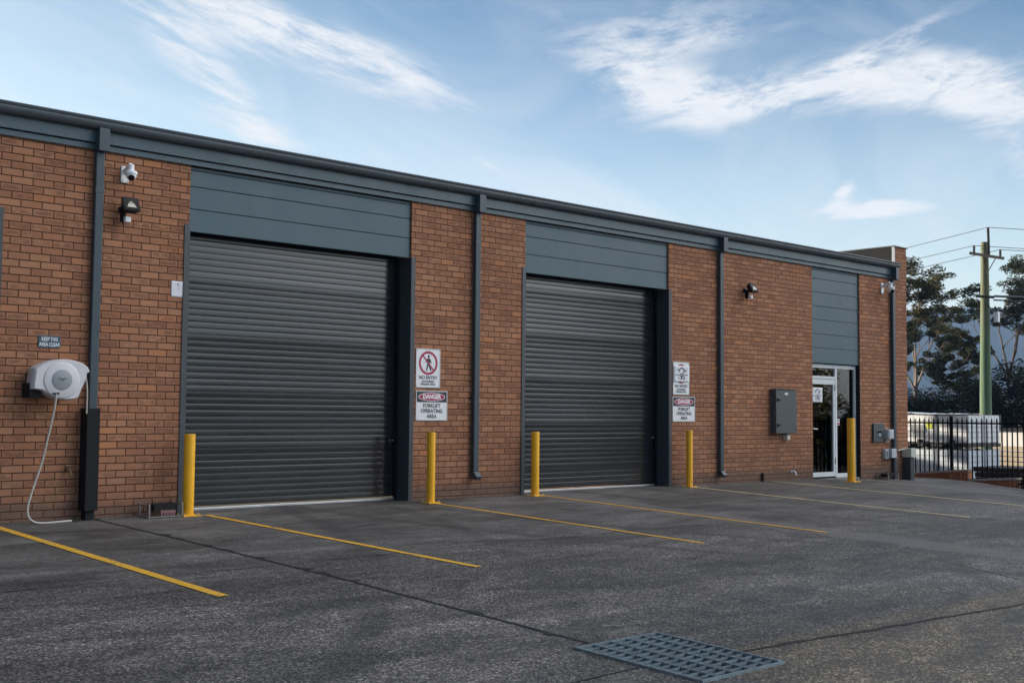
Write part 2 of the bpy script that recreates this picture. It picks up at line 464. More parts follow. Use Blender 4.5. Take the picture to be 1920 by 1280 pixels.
def leaf_mat(name, a, b2, trans=.25, spec=.12):
    m, nt, b = new_mat(name)
    geo = nt.add('ShaderNodeNewGeometry')
    c = nt.ramp(geo.outputs['Random Per Island'], [(0, a), (.6, tuple((x+y)/2 for x, y in zip(a, b2))), (1, b2)])
    nt.l.new(c, b.inputs['Base Color']); b.inputs['Roughness'].default_value = .55
    b.inputs['Specular IOR Level'].default_value = spec
    out = m.node_tree.nodes['Material Output']
    tr = nt.add('ShaderNodeBsdfTranslucent'); nt.l.new(c, tr.inputs['Color'])
    mx = nt.add('ShaderNodeMixShader'); mx.inputs[0].default_value = trans
    nt.l.new(b.outputs[0], mx.inputs[1]); nt.l.new(tr.outputs[0], mx.inputs[2]); nt.l.new(mx.outputs[0], out.inputs['Surface'])
    return m
M_leaf_gum = leaf_mat('gum_leaves', (.026,.036,.019), (.080,.086,.036))
M_leaf_sunlit = leaf_mat('gum_leaves_sunlit', (.030,.036,.015), (.15,.125,.036))  # warm low sunlight put into the leaf colour
M_leaf_dark = leaf_mat('dark_shrub_leaves', (.005,.008,.004), (.018,.022,.009), .10, .02)
M_bark = simple('gum_bark', (.115,.092,.075), .85, vary=.4, scale=2, bump=.3, stretch=(1,1,.3))
M_bark_pale = simple('pale_gum_bark', (.24,.19,.15), .85, vary=.4, scale=2, bump=.3, stretch=(1,1,.3))

def pole_mat():
    m, nt, b = new_mat('treated_pine_pole'); P = pos(nt)
    n = nt.noise(nt.vscale(P, (9,9,.35)), 1.6, 6, .65)
    c = nt.ramp(n, [(.25,(.045,.095,.052)), (.5,(.082,.148,.085)), (.75,(.165,.205,.115))])
    up = nt.sep(P)[2]
    c = nt.mix(nt.sstep(up, 3.2, 6.5, 0, .65), c, (.145,.125,.065))
    nt.l.new(c, b.inputs['Base Color']); b.inputs['Roughness'].default_value = .75
    nt.l.new(nt.bump(n, .6, .02), b.inputs['Normal'])
    return m
M_pole_mat = pole_mat()
def hill_mat():
    m, nt, b = new_mat('forested_range'); P = pos(nt)
    n = nt.noise(P, .02, 8, .7)
    c = nt.ramp(n, [(.3,(.010,.018,.014)), (.7,(.026,.038,.026))])
    nt.l.new(c, b.inputs['Base Color']); b.inputs['Roughness'].default_value = .95
    return m
M_hill = hill_mat()

# ------------------------------------------------------------------ ground
def G(x, y):
    yy = min(0.0, max(-20.0, y))
    ex = max(0.0, x-20.5)
    return -.02 + .034*yy - .035*ex - .0115*max(0.0, x-21.5)*min(6.0, -yy)
GX0, GX1, GY0, GY1 = 5.60, 6.42, -9.07, -8.02     # pit opening
YARD_X = 26.6
TZ = -.95
mb = MB()
for (x0, x1, y0, y1) in ((-2400, 2400, -2400, 2400),):
    k = 24
    for i in range(k):
        for j in range(k):
            a0 = x0+(x1-x0)*i/k; a1 = x0+(x1-x0)*(i+1)/k; b0 = y0+(y1-y0)*j/k; b1 = y0+(y1-y0)*(j+1)/k
            mb.quad([(a0,b0,TZ-.06),(a1,b0,TZ-.06),(a1,b1,TZ-.06),(a0,b1,TZ-.06)])
struct(mb.build('ground', M_terrain, merge=True))
mb = MB(); mb.box(26.9, 66, -30, 40, TZ-.4, TZ)
struct(mb.build('storage_yard', M_gravel))
xs = [-14,-8,-4,0,2,4,GX0,GX1,8,10,12,14,16,18,20,20.5,21,21.5,22.5,23.5,24.5,25.5,26.1,YARD_X]
ys = [-20,-17,-14,-12,-10,GY0,GY1,-7,-6,-5,-4,-3,-2,-1,0,.32]
mb = MB()
ci = {}
def cv(x, y):
    if (x, y) not in ci: ci[(x, y)] = len(mb.v); mb.v.append((x, y, G(x, y)))
    return ci[(x, y)]
ys2 = ys + [1.6]
for i in range(len(xs)-1):
    for j in range(len(ys2)-1):
        if xs[i] == GX0 and ys2[j] == GY0: continue
        if ys2[j] >= .32 and xs[i] < 24.5: continue
        mb.f.append((cv(xs[i],ys2[j]), cv(xs[i+1],ys2[j]), cv(xs[i+1],ys2[j+1]), cv(xs[i],ys2[j+1]))); mb.m.append(0)
# skirts on the outer edges
for i in range(len(xs)-1):
    mb.quad([(xs[i],-20,G(xs[i],-20)),(xs[i+1],-20,G(xs[i+1],-20)),(xs[i+1],-20,-1.6),(xs[i],-20,-1.6)])
for j in range(len(ys2)-1):
    mb.quad([(YARD_X,ys2[j],G(YARD_X,ys2[j])),(YARD_X,ys2[j+1],G(YARD_X,ys2[j+1])),(YARD_X,ys2[j+1],-1.6),(YARD_X,ys2[j],-1.6)])
struct(mb.build('concrete_yard', M_conc, fix=False))
# kerb along the eastern edge of the slab
mb = MB(); P = []
for y in [1.6, 1.1, .4, -.4, -1.1, -1.8, -2.6, -3.6, -5, -8]:
    P.append(y)
for a, b in zip(P[:-1], P[1:]):
    za, zb = G(YARD_X, a)+.012, G(YARD_X, b)+.012
    n = len(mb.v)
    mb.v += [(YARD_X-.07,a,za),(YARD_X+.10,a,za),(YARD_X+.10,b,zb),(YARD_X-.07,b,zb),
             (YARD_X-.07,a,za-.5),(YARD_X+.10,a,za-.5),(YARD_X+.10,b,zb-.5),(YARD_X-.07,b,zb-.5)]
    for q in ((0,1,2,3),(0,4,7,3),(1,5,6,2)):
        mb.f.append(tuple(n+i for i in q)); mb.m.append(0)
struct(mb.build('kerb', M_kerb))

# joints in the slab: irregular sealed strips
def strip(pts, w, name, mat, jag=.0, z=.004, seg=.08, seed=1):
    rnd = random.Random(seed); mb = MB(); L = []; Rr = []
    P = []
    for (x0,y0), (x1,y1) in zip(pts[:-1], pts[1:]):
        n = max(1, int(math.hypot(x1-x0, y1-y0)/seg))
        for k in range(n): P.append((x0+(x1-x0)*k/n, y0+(y1-y0)*k/n))
    P.append(pts[-1])
    drift = 0; sp_n = 0; sp_w = 0; sp_s = 0
    for i, (x, y) in enumerate(P):
        a = P[max(0,i-1)]; b = P[min(len(P)-1,i+1)]
        d = Vector((b[0]-a[0], b[1]-a[1])).normalized(); nx, ny = -d.y, d.x
        drift = drift*.8 + rnd.uniform(-1,1)*jag*.25
        if sp_n > 0: sp_n -= 1
        elif rnd.random() < .10: sp_n = rnd.randint(1, 4); sp_w = rnd.uniform(.3, 1.0)*jag*1.6; sp_s = rnd.random()
        spall = sp_w*rnd.uniform(.6,1) if sp_n > 0 else 0
        wl = w/2 + rnd.random()*jag*.12 + (spall if sp_s < .75 else 0); wr = w/2 + rnd.random()*jag*.12 + (spall if sp_s >= .75 else 0)
        for s, ww in ((1, wl), (-1, wr)):
            px, py = x+nx*s*ww, y+ny*s*ww
            mb.v.append((px, py, G(px, py)+z))
    for i in range(len(P)-1):
        mb.f.append((2*i, 2*i+1, 2*i+3, 2*i+2)); mb.m.append(0)
    return mb.build(name, mat)
struct(strip([(5.73,-.05),(5.80,-2.3),(5.85,-4.9),(5.80,GY1+.0)], .026, 'expansion_joint', M_joint, .065, seg=.045, seed=3))
struct(strip([(GX1,-8.70),(7.95,-8.84),(9.96,-9.02),(14,-9.4),(26,-10.4)], .026, 'expansion_joint', M_joint, .022, seed=4))
struct(strip([(GX0,-8.60),(4.9,-8.62),(2,-8.66),(-10,-8.8)], .014, 'expansion_joint', M_joint, .010, seed=5))
struct(strip([(-10,-4.2),(3.2,-4.12),(5.7,-4.06)], .010, 'expansion_joint', M_joint, .008, seed=6))
struct(strip([(5.95,-4.05),(8,-3.98),(12.9,-4.02)], .007, 'expansion_joint', M_joint, .012, seed=7))
struct(strip([(12.5,-.05),(13.1,-2.9),(12.7,-5.0),(12.1,-6.8),(11.3,-8.45),(10.9,-9.1)], .008, 'expansion_joint', M_joint, .012, seed=8))

# painted bay lines, square to the facade
for i, (x, y0, y1, mt, w) in enumerate([(4.58,-.035,-5.15,M_line,.098),(7.15,-.30,-5.10,M_line,.085),(10.56,-.38,-5.14,M_line,.07),
        (12.84,-.20,-5.30,M_line,.07),(16.5,-.22,-5.38,M_line_old,.075),(19.2,-.06,-5.3,M_line_old,.08),(22.62,-.08,-5.6,M_line_white,.085)]):
    dx = (0.06, .25, .10, .05, 0, 0, 0)[i]
    struct(strip([(x-dx*.4, y0), (x+dx*.6, y1)], w, 'parking_line', mt, .004, z=.005, seg=.12, seed=20+i))

# ------------------------------------------------------------------ building
XL, XR, DEEP = -7.0, 24.56, 40.0
bld = thing('brick_warehouse', 'long single-storey red-brown brick warehouse with grey fascia, roller doors and glass entry door', 'warehouse', (8.5, 0, 0))
# openings: x0,x1,ztop
OPEN = [(1.0,4.548,4.34),(6.88,10.385,4.34),(12.66,16.185,4.34),(20.745,22.56,4.34)]
# brick front, one continuous mesh with the bays cut out
mb = MB(); ZB, ZT, TH = -.6, 4.36, .34
ci = {}
def wv(x, y, z):
    k = (round(x,4), round(y,4), round(z,4))
    if k not in ci: ci[k] = len(mb.v); mb.v.append(k)
    return ci[k]
xb = [XL] + [a for o in OPEN for a in o[:2]] + [XR]
zb = [ZB, 4.34, ZT]
def solid(i, j):
    xm = (xb[i]+xb[i+1])/2; zm = (zb[j]+zb[j+1])/2
    return not any(o[0] < xm < o[1] and zm < o[2] for o in OPEN)
for i in range(len(xb)-1):
    for j in range(len(zb)-1):
        if not solid(i, j): continue
        x0, x1, z0, z1 = xb[i], xb[i+1], zb[j], zb[j+1]
        for y, fl in ((0, False), (TH, True)):
            q = [wv(x0,y,z0), wv(x1,y,z0), wv(x1,y,z1), wv(x0,y,z1)]
            mb.f.append(tuple(q if not fl else q[::-1])); mb.m.append(0)
        for nb, (xa, sgn) in (((i-1, j), (x0, -1)), ((i+1, j), (x1, 1))):
            if 0 <= nb[0] < len(xb)-1 and solid(*nb): continue
            q = [wv(xa,0,z0), wv(xa,TH,z0), wv(xa,TH,z1), wv(xa,0,z1)]
            mb.f.append(tuple(q if sgn > 0 else q[::-1])); mb.m.append(1)
        if j == 1: 
            q = [wv(x0,0,z1), wv(x1,0,z1), wv(x1,TH,z1), wv(x0,TH,z1)]; mb.f.append(tuple(q)); mb.m.append(0)
            if not solid(i, 0):
                q = [wv(x0,0,z0), wv(x0,TH,z0), wv(x1,TH,z0), wv(x1,0,z0)]; mb.f.append(tuple(q)); mb.m.append(0)
mb.build('front_wall', [M_brick, M_brick_side], bld, fix=False)
# gable pier and parapet at the eastern end, side and rear walls
PX = 24.03
mb = MB()
def bbox(x0,x1,y0,y1,z0,z1):
    n = len(mb.v); mb.box(x0,x1,y0,y1,z0,z1)
    for k, q in enumerate(((0,3,2,1),(4,5,6,7),(0,1,5,4),(1,2,6,5),(2,3,7,6),(3,0,4,7))):
        mb.m[len(mb.m)-6+k] = 1 if k in (3,5) else 0
bbox(PX, XR+.004, -.004, DEEP, 4.365, 5.05)
mb.build('parapet', [M_brick, M_brick_side], bld, fix=True)
mb = MB(); bbox(XR-.3, XR-.001, TH+.002, DEEP, -1.6, 4.36); mb.build('side_wall', [M_brick, M_brick_side], bld)
mb = MB(); bbox(XL+.001, XL+.3, TH+.002, DEEP, -1.6, 4.36); mb.build('side_wall', [M_brick, M_brick_side], bld)
mb = MB(); bbox(XL+.302, XR-.302, DEEP-.3, DEEP-.002, -1.6, 4.36); mb.build('rear_wall', [M_brick, M_brick_side], bld)
# parapet lining, corner trim and capping
mb = MB(); mb.box(PX-.014, PX-.003, .03, DEEP-.2, 4.50, 5.052)
mb.build('parapet_lining', M_flash, bld)
mb = MB(); mb.box(PX-.035, PX+.02, -.018, .028, 4.52, 5.052); mb.build('corner_trim', simple('pale_trim', (.42,.44,.47), .4, .4), bld)
mb = MB(); mb.box(PX-.03, XR+.03, -.04, DEEP, 5.055, 5.085); mb.build('capping', M_cap, bld, bevel=.006)
# roof sheet
mb = MB()
rib = [(-.02 if False else 0)]
n = 0
x = XL
pts = []
while x < PX-.02:
    pts += [(x, 0), (x+.06, 0), (x+.085, .03), (x+.115, .03), (x+.14, 0)]
    x += .20
pts.append((PX-.02, 0))
for (xx, h) in pts:
    mb.v += [(xx, -.03, 4.655+h), (xx, DEEP, 4.655+h+1.2)]
for i in range(len(pts)-1):
    mb.f.append((2*i, 2*i+2, 2*i+3, 2*i+1)); mb.m.append(0)
mb.build('roof', M_roof, bld, fix=False)
# gutter, quad profile with a rolled bead
prof = [(-.05,4.545),(-.12,4.545),(-.150,4.565),(-.168,4.600),(-.168,4.628),(-.160,4.636),(-.168,4.645),(-.172,4.668),(-.160,4.680),(-.148,4.668),(-.146,4.610),(-.120,4.565),(-.05,4.565)]
mb = MB(); mb.prism(prof, 'x', XL-.1, 24.02); mb.build('gutter', M_gutter, bld, smooth=True)
mb = MB(); mb.box(XL-.1, 24.02, -.062, -.004, 4.395, 4.60); mb.build('fascia', M_fascia, bld, bevel=.004)
mb = MB(); mb.box(XL-.1, 24.02, -.030, -.003, 4.318, 4.385); mb.build('fascia_trim', M_fascia, bld, bevel=.003)

# infill panels above the bays
def infill(x0, x1, zs, zbot):
    mb = MB(); zs = [4.312] + zs + [zbot]
    for a, b in zip(zs[:-1], zs[1:]):
        mb.box(x0+.012, x1-.004, .030, .075, b+.0055, a-.0055)
    mb.box(x0+.004, x1-.003, .048, .10, zbot+.02, 4.318)
    return mb.build('infill_panel', M_panel, bld, bevel=.004)
infill(1.0, 4.548, [4.267,4.06,3.775], 3.485)
infill(6.88, 10.385, [4.267,4.06,3.775], 3.485)
infill(12.66, 16.185, [4.267,4.06,3.775], 3.475)
infill(20.745, 22.56, [4.267,4.083,3.80,3.514,3.233,2.936,2.651], 2.335)

# roller doors
def roller_door(x0, x1, ztop, seed):
    rnd = random.Random(seed)
    yc = .30
    door = bpy.data.objects.new('roller_door', None); COL.objects.link(door)
    door.location = ((x0+x1)/2, yc, 0); door.parent = bld
    door.matrix_parent_inverse = Matrix.Translation(-bld.location)
    def part(m, name, mat, **k):
        o = m.build(name, mat, None, **k); o.parent = door
        o.matrix_parent_inverse = Matrix.Translation(-Vector(door.location)); return o
    # corrugated curtain; slats are pressed sheets that sit at slightly different slopes
    mb = MB(); pitch = .081; z = .035; prof = []
    lean = 0.0; k = 0
    off9 = {3: 0, 7: 5}.get(seed, 3)
    while z < ztop+.25:
        tilt = .028*(1-2*((k+off9) % 9)/8) + rnd.uniform(-.004,.004)     # every pressed sheet bellies a little
        for t, d in ((.00,.0070),(.068,.0070),(.074,-.0060),(.14,-.0064),(.50,-.0065),(.90,-.0064),(.945,-.0060),(.950,.0070)):
            prof.append((yc + d + tilt*(t-.5)*pitch, z + t*pitch))
        z += pitch; k += 1
    nx = 14
    for i in range(nx+1):
        x = x0 + .03 + (x1-x0-.06)*i/nx
        bow = math.sin(PI*i/nx)
        for j, (y, zz) in enumerate(prof):
            mb.v.append((x, y - .006*bow*math.sin(zz*1.9+seed), zz))
    m_ = len(prof)
    for i in range(nx):
        for j in range(m_-1):
            a = i*m_+j; mb.f.append((a, a+m_, a+m_+1, a+1)); mb.m.append(0)
    part(mb, 'curtain', M_curtain, smooth=True, fix=False)
    mb = MB(); mb.box(x0+.03, x1-.03, yc-.022, yc+.014, -.018, .014); part(mb, 'bottom_rail', M_alu, bevel=.004)
    for s in (0, 1):
        mb = MB()
        if s == 0:
            mb.box(x0-.068, x0-.001, -.014, -.001, -.05, ztop+.085)          # face of the left channel
            mb.box(x0-.0005, x0+.006, -.014, yc+.05, -.05, ztop-.002)
        else:
            mb.box(x1+.001, x1+.068, -.014, -.001, -.05, ztop+.015)
            mb.box(x1-.006, x1+.0005, -.014, yc+.05, -.05, ztop-.002)
        part(mb, 'jamb', M_steel)
        mb = MB()
        if s == 0: mb.box(x0+.008, x0+.05, yc-.04, yc-.028, -.02, ztop); mb.box(x0+.008, x0+.02, yc-.026, yc+.04, -.02, ztop)
        else: mb.box(x1-.05, x1-.008, yc-.04, yc-.028, -.02, ztop); mb.box(x1-.02, x1-.008, yc-.026, yc+.04, -.02, ztop)
        part(mb, 'guide_rail', M_guard)
    mb = MB(); mb.box(x0+.001, x1-.001, .102, yc+.30, ztop+.03, ztop+.34); part(mb, 'head_box', M_guard)
    for q in (0, 1):
        mb = MB(); xx = x1-.075-q*.05
        mb.lathe([(.004,0),(.010,.004),(.010,.012),(.006,.016)], (xx, yc-.012, .84), (0,-1,0), 12); part(mb, 'lock', M_alu)
    return door
roller_door(6.88, 10.385, 3.485, 3)
roller_door(12.66, 16.185, 3.475, 7)
roller_door(1.0, 4.548, 3.485, 11)

# rainwater pipes
def downpipe(x0, kind, zbot):
    w, d = .102, .076; x1 = x0+w
    pp = bpy.data.objects.new('downpipe', None); COL.objects.link(pp); pp.location = (x0+w/2, -.05, 2); pp.parent = bld
    pp.matrix_parent_inverse = Matrix.Translation(-bld.location)
    def part(m, name, mat, **k):
        o = m.build(name, mat, None, **k); o.parent = pp
        o.matrix_parent_inverse = Matrix.Translation(-Vector(pp.location)); return o
    mb = MB(); mb.box(x0, x1, -d-.006, -.006, zbot, 4.32); part(mb, 'pipe', M_pipe, bevel=.010)
    mb = MB(); mb.box(x0-.012, x1+.014, -.176, -.064, 4.285, 4.555); part(mb, 'rainwater_head', M_pipe, bevel=.006)
    for z in ((3.80, 1.35) if kind != 'guard' else (3.80,)):
        mb = MB(); mb.box(x0-.004, x1+.004, -d-.010, -.004, z, z+.055); part(mb, 'coupling', M_pipe, bevel=.003)
        if z < 2:
            mb = MB(); mb.box(x0-.05, x0-.0045, -.010, -.001, z+.10, z+.125); part(mb, 'bracket', M_guard)
    if kind == 'shoe':
        mb = MB()
        mb.prism([(-.006,zbot),(-d-.006,zbot),(-.155,zbot-.075),(-.115,zbot-.125),(-.05,zbot-.10),(-.006,zbot-.055)], 'x', x0-.004, x1+.004)
        part(mb, 'outlet_shoe', M_pipe, bevel=.004)
    if kind == 'guard':
        mb = MB(); mb.box(5.568, 5.722, -.195, -.002, .085, 1.262); part(mb, 'pipe_guard', M_guard, bevel=.004)
        mb = MB(); mb.box(5.60, 5.70, -.15, -.03, -.03, .083); part(mb, 'pipe_foot', M_guard)
    return pp
downpipe(5.632, 'guard', 1.2)
downpipe(11.556, 'shoe', .37)
downpipe(17.588, 'shoe', .22)
downpipe(23.83, 'ground', -.12)

# glass entry
gd = bpy.data.objects.new('entry_door', None); COL.objects.link(gd); gd.location = (21.65, .12, 0); gd.parent = bld
gd.matrix_parent_inverse = Matrix.Translation(-bld.location)
def dpart(m, name, mat, **k):
    o = m.build(name, mat, None, **k); o.parent = gd
    o.matrix_parent_inverse = Matrix.Translation(-Vector(gd.location)); return o
DX0, DX1, MX = 20.757, 22.548, 21.775
mb = MB()
FY0, FY1 = .095, .165
mb.box(DX0, DX0+.06, FY0, FY1, -.02, 2.325); mb.box(DX1-.055, DX1, FY0, FY1, -.05, 2.325)
mb.box(DX0+.0605, DX1-.0555, FY0+.002, FY1, 2.245, 2.323)
mb.box(MX-.035, MX+.035, FY0+.001, FY1, -.03, 2.2445)
mb.box(DX0+.061, MX-.0355, FY0+.002, FY1, 2.02, 2.075)
mb.box(MX+.0355, DX1-.0555, FY0+.002, FY1, -.04, .045)
dpart(mb, 'door_frame', M_frame_white, bevel=.004)
mb = MB(); LX0, LX1 = DX0+.065, MX-.04
mb.box(LX0, LX0+.06, FY0+.006, FY1-.01, -.01, 2.012); mb.box(LX1-.06, LX1, FY0+.006, FY1-.01, -.01, 2.012)
mb.box(LX0+.0605, LX1-.0605, FY0+.007, FY1-.01, 1.905, 2.011); mb.box(LX0+.0605, LX1-.0605, FY0+.007, FY1-.01, -.009, .085)
dpart(mb, 'door_leaf', M_frame_white, bevel=.004)
for nm, a in (('door_pane', (LX0+.058, LX1-.058, .083, 1.907)), ('transom_pane', (DX0+.06, MX-.034, 2.073, 2.247)), ('side_pane', (MX+.034, DX1-.054, .043, 2.247))):
    mb = MB(); mb.box(a[0], a[1], .128, .134, a[2], a[3]); dpart(mb, nm, M_glass)
mb = MB(); mb.tube([(LX0+.03,.10,.985),(LX0+.03,.055,.985),(LX0+.17,.050,.98)], .010, 8); mb.lathe([(.026,0),(.026,.012)], (LX0+.03,.101,.985), (0,-1,0), 14)
dpart(mb, 'handle', M_alu, smooth=True)
for z in (.25, 1.78):
    mb = MB(); mb.tube([(LX1-.004,.098,z),(LX1-.004,.098,z+.12)], .010, 8); dpart(mb, 'hinge', M_black)
mb = MB(); mb.box(MX+.06, MX+.17, .1245, .1268, 1.055, 1.19, 0); mb.box(MX+.07, MX+.16, .1225, .1243, 1.065, 1.11, 1); mb.box(MX+.075, MX+.15, .1225, .1243, 1.14, 1.165, 2)
dpart(mb, 'window_sticker', [M_signwhite, M_crimson, M_ink])
mb = MB(); mb.box(DX0, DX1, .02, .34, -.5, -.045); dpart(mb, 'threshold', M_kerb)
# black strip on the east reveal of the entry bay
mb = MB(); mb.box(22.5495, 22.559, .001, .30, -.04, 2.33); dpart(mb, 'reveal_strip', M_guard)
# dim lobby behind the glass
mb = MB()
mb.quad([(20.3,.36,-.03),(23.2,.36,-.03),(23.2,4.5,-.03),(20.3,4.5,-.03)]); mb.quad([(20.3,4.5,-.03),(23.2,4.5,-.03),(23.2,4.5,2.7),(20.3,4.5,2.7)])
mb.quad([(20.3,.36,-.03),(20.3,4.5,-.03),(20.3,4.5,2.7),(20.3,.36,2.7)]); mb.quad([(23.2,.36,-.03),(23.2,4.5,-.03),(23.2,4.5,2.7),(23.2,.36,2.7)])
mb.quad([(20.3,.36,2.7),(23.2,.36,2.7),(23.2,4.5,2.7),(20.3,4.5,2.7)])
dpart(mb, 'lobby', M_dark_room, fix=False)
mb = MB(); mb.tube([(22.32,.5,-.02),(22.32,.5,2.3)], .012, 6); dpart(mb, 'blind_rod', M_lightgrey)

# ------------------------------------------------------------------ lettering
def text_part(s, size, cx, cz, y, name, mat, parent, bold=0.0, sx=1.0, spacing=1.0, line=1.0):
    cu = bpy.data.curves.new(name, 'FONT'); cu.body = s; cu.size = size; cu.align_x = 'CENTER'; cu.align_y = 'CENTER'
    cu.offset = bold; cu.space_character = spacing; cu.space_line = line; cu.extrude = .0005; cu.resolution_u = 3
    to = bpy.data.objects.new('tmp', cu); COL.objects.link(to)
    dg = bpy.context.evaluated_depsgraph_get()
    me = bpy.data.meshes.new_from_object(to.evaluated_get(dg)); me.name = name
    bpy.data.objects.remove(to)
    for v in me.vertices:
        v.co = Vector((cx + v.co.x*sx, y - v.co.z, cz + v.co.y))
    me.materials.clear(); me.materials.append(mat); me.update()
    o = bpy.data.objects.new(name, me); COL.objects.link(o)
    o.parent = parent; o.matrix_parent_inverse = Matrix.Translation(-Vector(parent.location))
    return o
def ellipse(cx, cz, rx, rz, n=40, a0=0, a1=2*PI):
    return [(cx+rx*math.cos(a0+(a1-a0)*k/n), cz+rz*math.sin(a0+(a1-a0)*k/n)) for k in range(n)]
def ring(mb, cx, cz, r0, r1, y, n=48, mi=0):
    for k in range(n):
        a, b = 2*PI*k/n, 2*PI*(k+1)/n
        mb.quad([(cx+r0*math.cos(a), y, cz+r0*math.sin(a)), (cx+r1*math.cos(a), y, cz+r1*math.sin(a)), (cx+r1*math.cos(b), y, cz+r1*math.sin(b)), (cx+r0*math.cos(b), y, cz+r0*math.sin(b))], mi)
def bar2(mb, x0, z0, x1, z1, w0, w1, y, mi=0):
    d = Vector((x1-x0, z1-z0)).normalized(); nx, nz = -d.y, d.x
    mb.quad([(x0+nx*w0/2,y,z0+nz*w0/2),(x0-nx*w0/2,y,z0-nz*w0/2),(x1-nx*w1/2,y,z1-nz*w1/2),(x1+nx*w1/2,y,z1+nz*w1/2)], mi)

def sign_base(name, label, x0, x1, z0, z1, y=-.012, mat=None, group=None, edge=True):
    t = thing(name, label, 'sign', ((x0+x1)/2, 0, (z0+z1)/2), group)
    mb = MB(); mb.box(x0, x1, y, -.002, z0, z1); mb.build('sign_panel', mat or M_signwhite, t, bevel=.002)
    if edge:
        mb = MB(); e = .009; yy = y-.003
        mb.box(x0-.002, x1+.002, yy, y-.0005, z1-e, z1+.002); mb.box(x0-.002, x1+.002, yy, y-.0005, z0-.002, z0+e)
        mb.box(x0-.002, x0+e, yy, y-.0005, z0+e+.0005, z1-e-.0005); mb.box(x1-e, x1+.002, yy, y-.0005, z0+e+.0005, z1-e-.0005)
        mb.build('sign_border', M_signedge, t)
    for (xx, zz) in ((x0+.022,z0+.022),(x1-.022,z0+.022),(x0+.022,z1-.022),(x1-.022,z1-.022)):
        mb = MB(); mb.lathe([(.006,0),(.005,.003),(.001,.004)], (xx, y-.0005, zz), (0,-1,0), 8); mb.build('screw', M_ink, t)
    return t
def no_entry(x0, x1, z0, z1, label, picto=True):
    t = sign_base('no_entry_sign', label, x0, x1, z0, z1); y = -.0135
    cx = (x0+x1)/2; h = z1-z0; w = x1-x0; cz = z1 - h*.365; r = w*.385
    # walking figure
    mb = MB(); s = r/.17
    mb.prism(ellipse(cx+.008*s, cz+.094*s, .018*s, .022*s, 16), 'y', y, y-.0006)
    mb.prism([(cx-.018*s,cz+.066*s),(cx+.026*s,cz+.066*s),(cx+.034*s,cz+.02*s),(cx+.022*s,cz-.022*s),(cx-.016*s,cz-.022*s),(cx-.022*s,cz+.03*s)], 'y', y, y-.0006)
    bar2(mb, cx+.026*s, cz+.058*s, cx+.056*s, cz-.004*s, .018*s, .014*s, y-.0007); bar2(mb, cx-.018*s, cz+.058*s, cx-.048*s, cz+.008*s, .018*s, .014*s, y-.0007)
    bar2(mb, cx+.012*s, cz-.02*s, cx+.050*s, cz-.112*s, .026*s, .018*s, y-.0008); bar2(mb, cx-.006*s, cz-.02*s, cx-.034*s, cz-.112*s, .026*s, .018*s, y-.0009)
    mb.build('walking_figure', M_ink, t, fix=False)
    mb = MB(); ring(mb, cx, cz, r*.80, r, y-.001); a = R(133); 
    bar2(mb, cx+r*.84*math.cos(a), cz+r*.84*math.sin(a), cx-r*.84*math.cos(a), cz-r*.84*math.sin(a), r*.14, r*.14, y-.0014)
    mb.build('prohibition_ring', M_crimson, t, fix=False)
    text_part('NO ENTRY', h*.124, cx, z0+h*.255, y-.0005, 'lettering', M_ink, t, .0015, .98)
    text_part('AUTHORISED\nPERSONS ONLY', h*.074, cx, z0+h*.120, y-.0005, 'lettering', M_ink, t, .0008, .92, line=.95)
    return t
def danger(x0, x1, z0, z1, label):
    t = sign_base('danger_sign', label, x0, x1, z0, z1); y = -.0135
    cx = (x0+x1)/2; h = z1-z0; w = x1-x0
    mb = MB(); mb.box(x0+.016, x1-.016, y-.0008, y+.0005, z1-h*.385, z1-.014); mb.build('header_band', M_ink, t)
    cz = z1-h*.205
    mb = MB(); mb.prism(ellipse(cx, cz, w*.425, h*.145, 48), 'y', y-.0012, y-.0009); mb.build('oval_outline', M_signwhite, t)
    mb = MB(); mb.prism(ellipse(cx, cz, w*.405, h*.128, 48), 'y', y-.0018, y-.0013); mb.build('oval', M_crimson, t)
    text_part('DANGER', h*.205, cx, cz, y-.0022, 'lettering', M_signwhite, t, .004, .93)
    text_part('FORKLIFT\nOPERATING\nAREA', h*.182, cx, z0+h*.315, y-.0005, 'lettering', M_ink, t, .0018, .95, line=.98)
    return t
no_entry(10.488, 10.940, 1.612, 2.178, 'white NO ENTRY sign with walking figure in crimson ring beside the nearer roller door')
danger(10.495, 11.083, 1.133, 1.566, 'DANGER FORKLIFT OPERATING AREA sign below the fully visible walking figure sign')
no_entry(16.294, 16.750, 1.608, 2.195, 'white NO ENTRY sign half covered by a taped paper, beside the farther roller door')
danger(16.285, 16.914, 1.127, 1.572, 'DANGER FORKLIFT OPERATING AREA sign below the paper covered sign by farther roller door')
k = sign_base('wall_sign', 'small slate blue sign reading KEEP THIS AREA CLEAR above the hose reel', 5.050, 5.303, 1.950, 2.088, mat=M_navy, edge=False)
text_part('KEEP THIS\nAREA CLEAR', .058, 5.177, 2.016, -.0125, 'lettering', M_signwhite, k, .0008, .72, line=1.05)

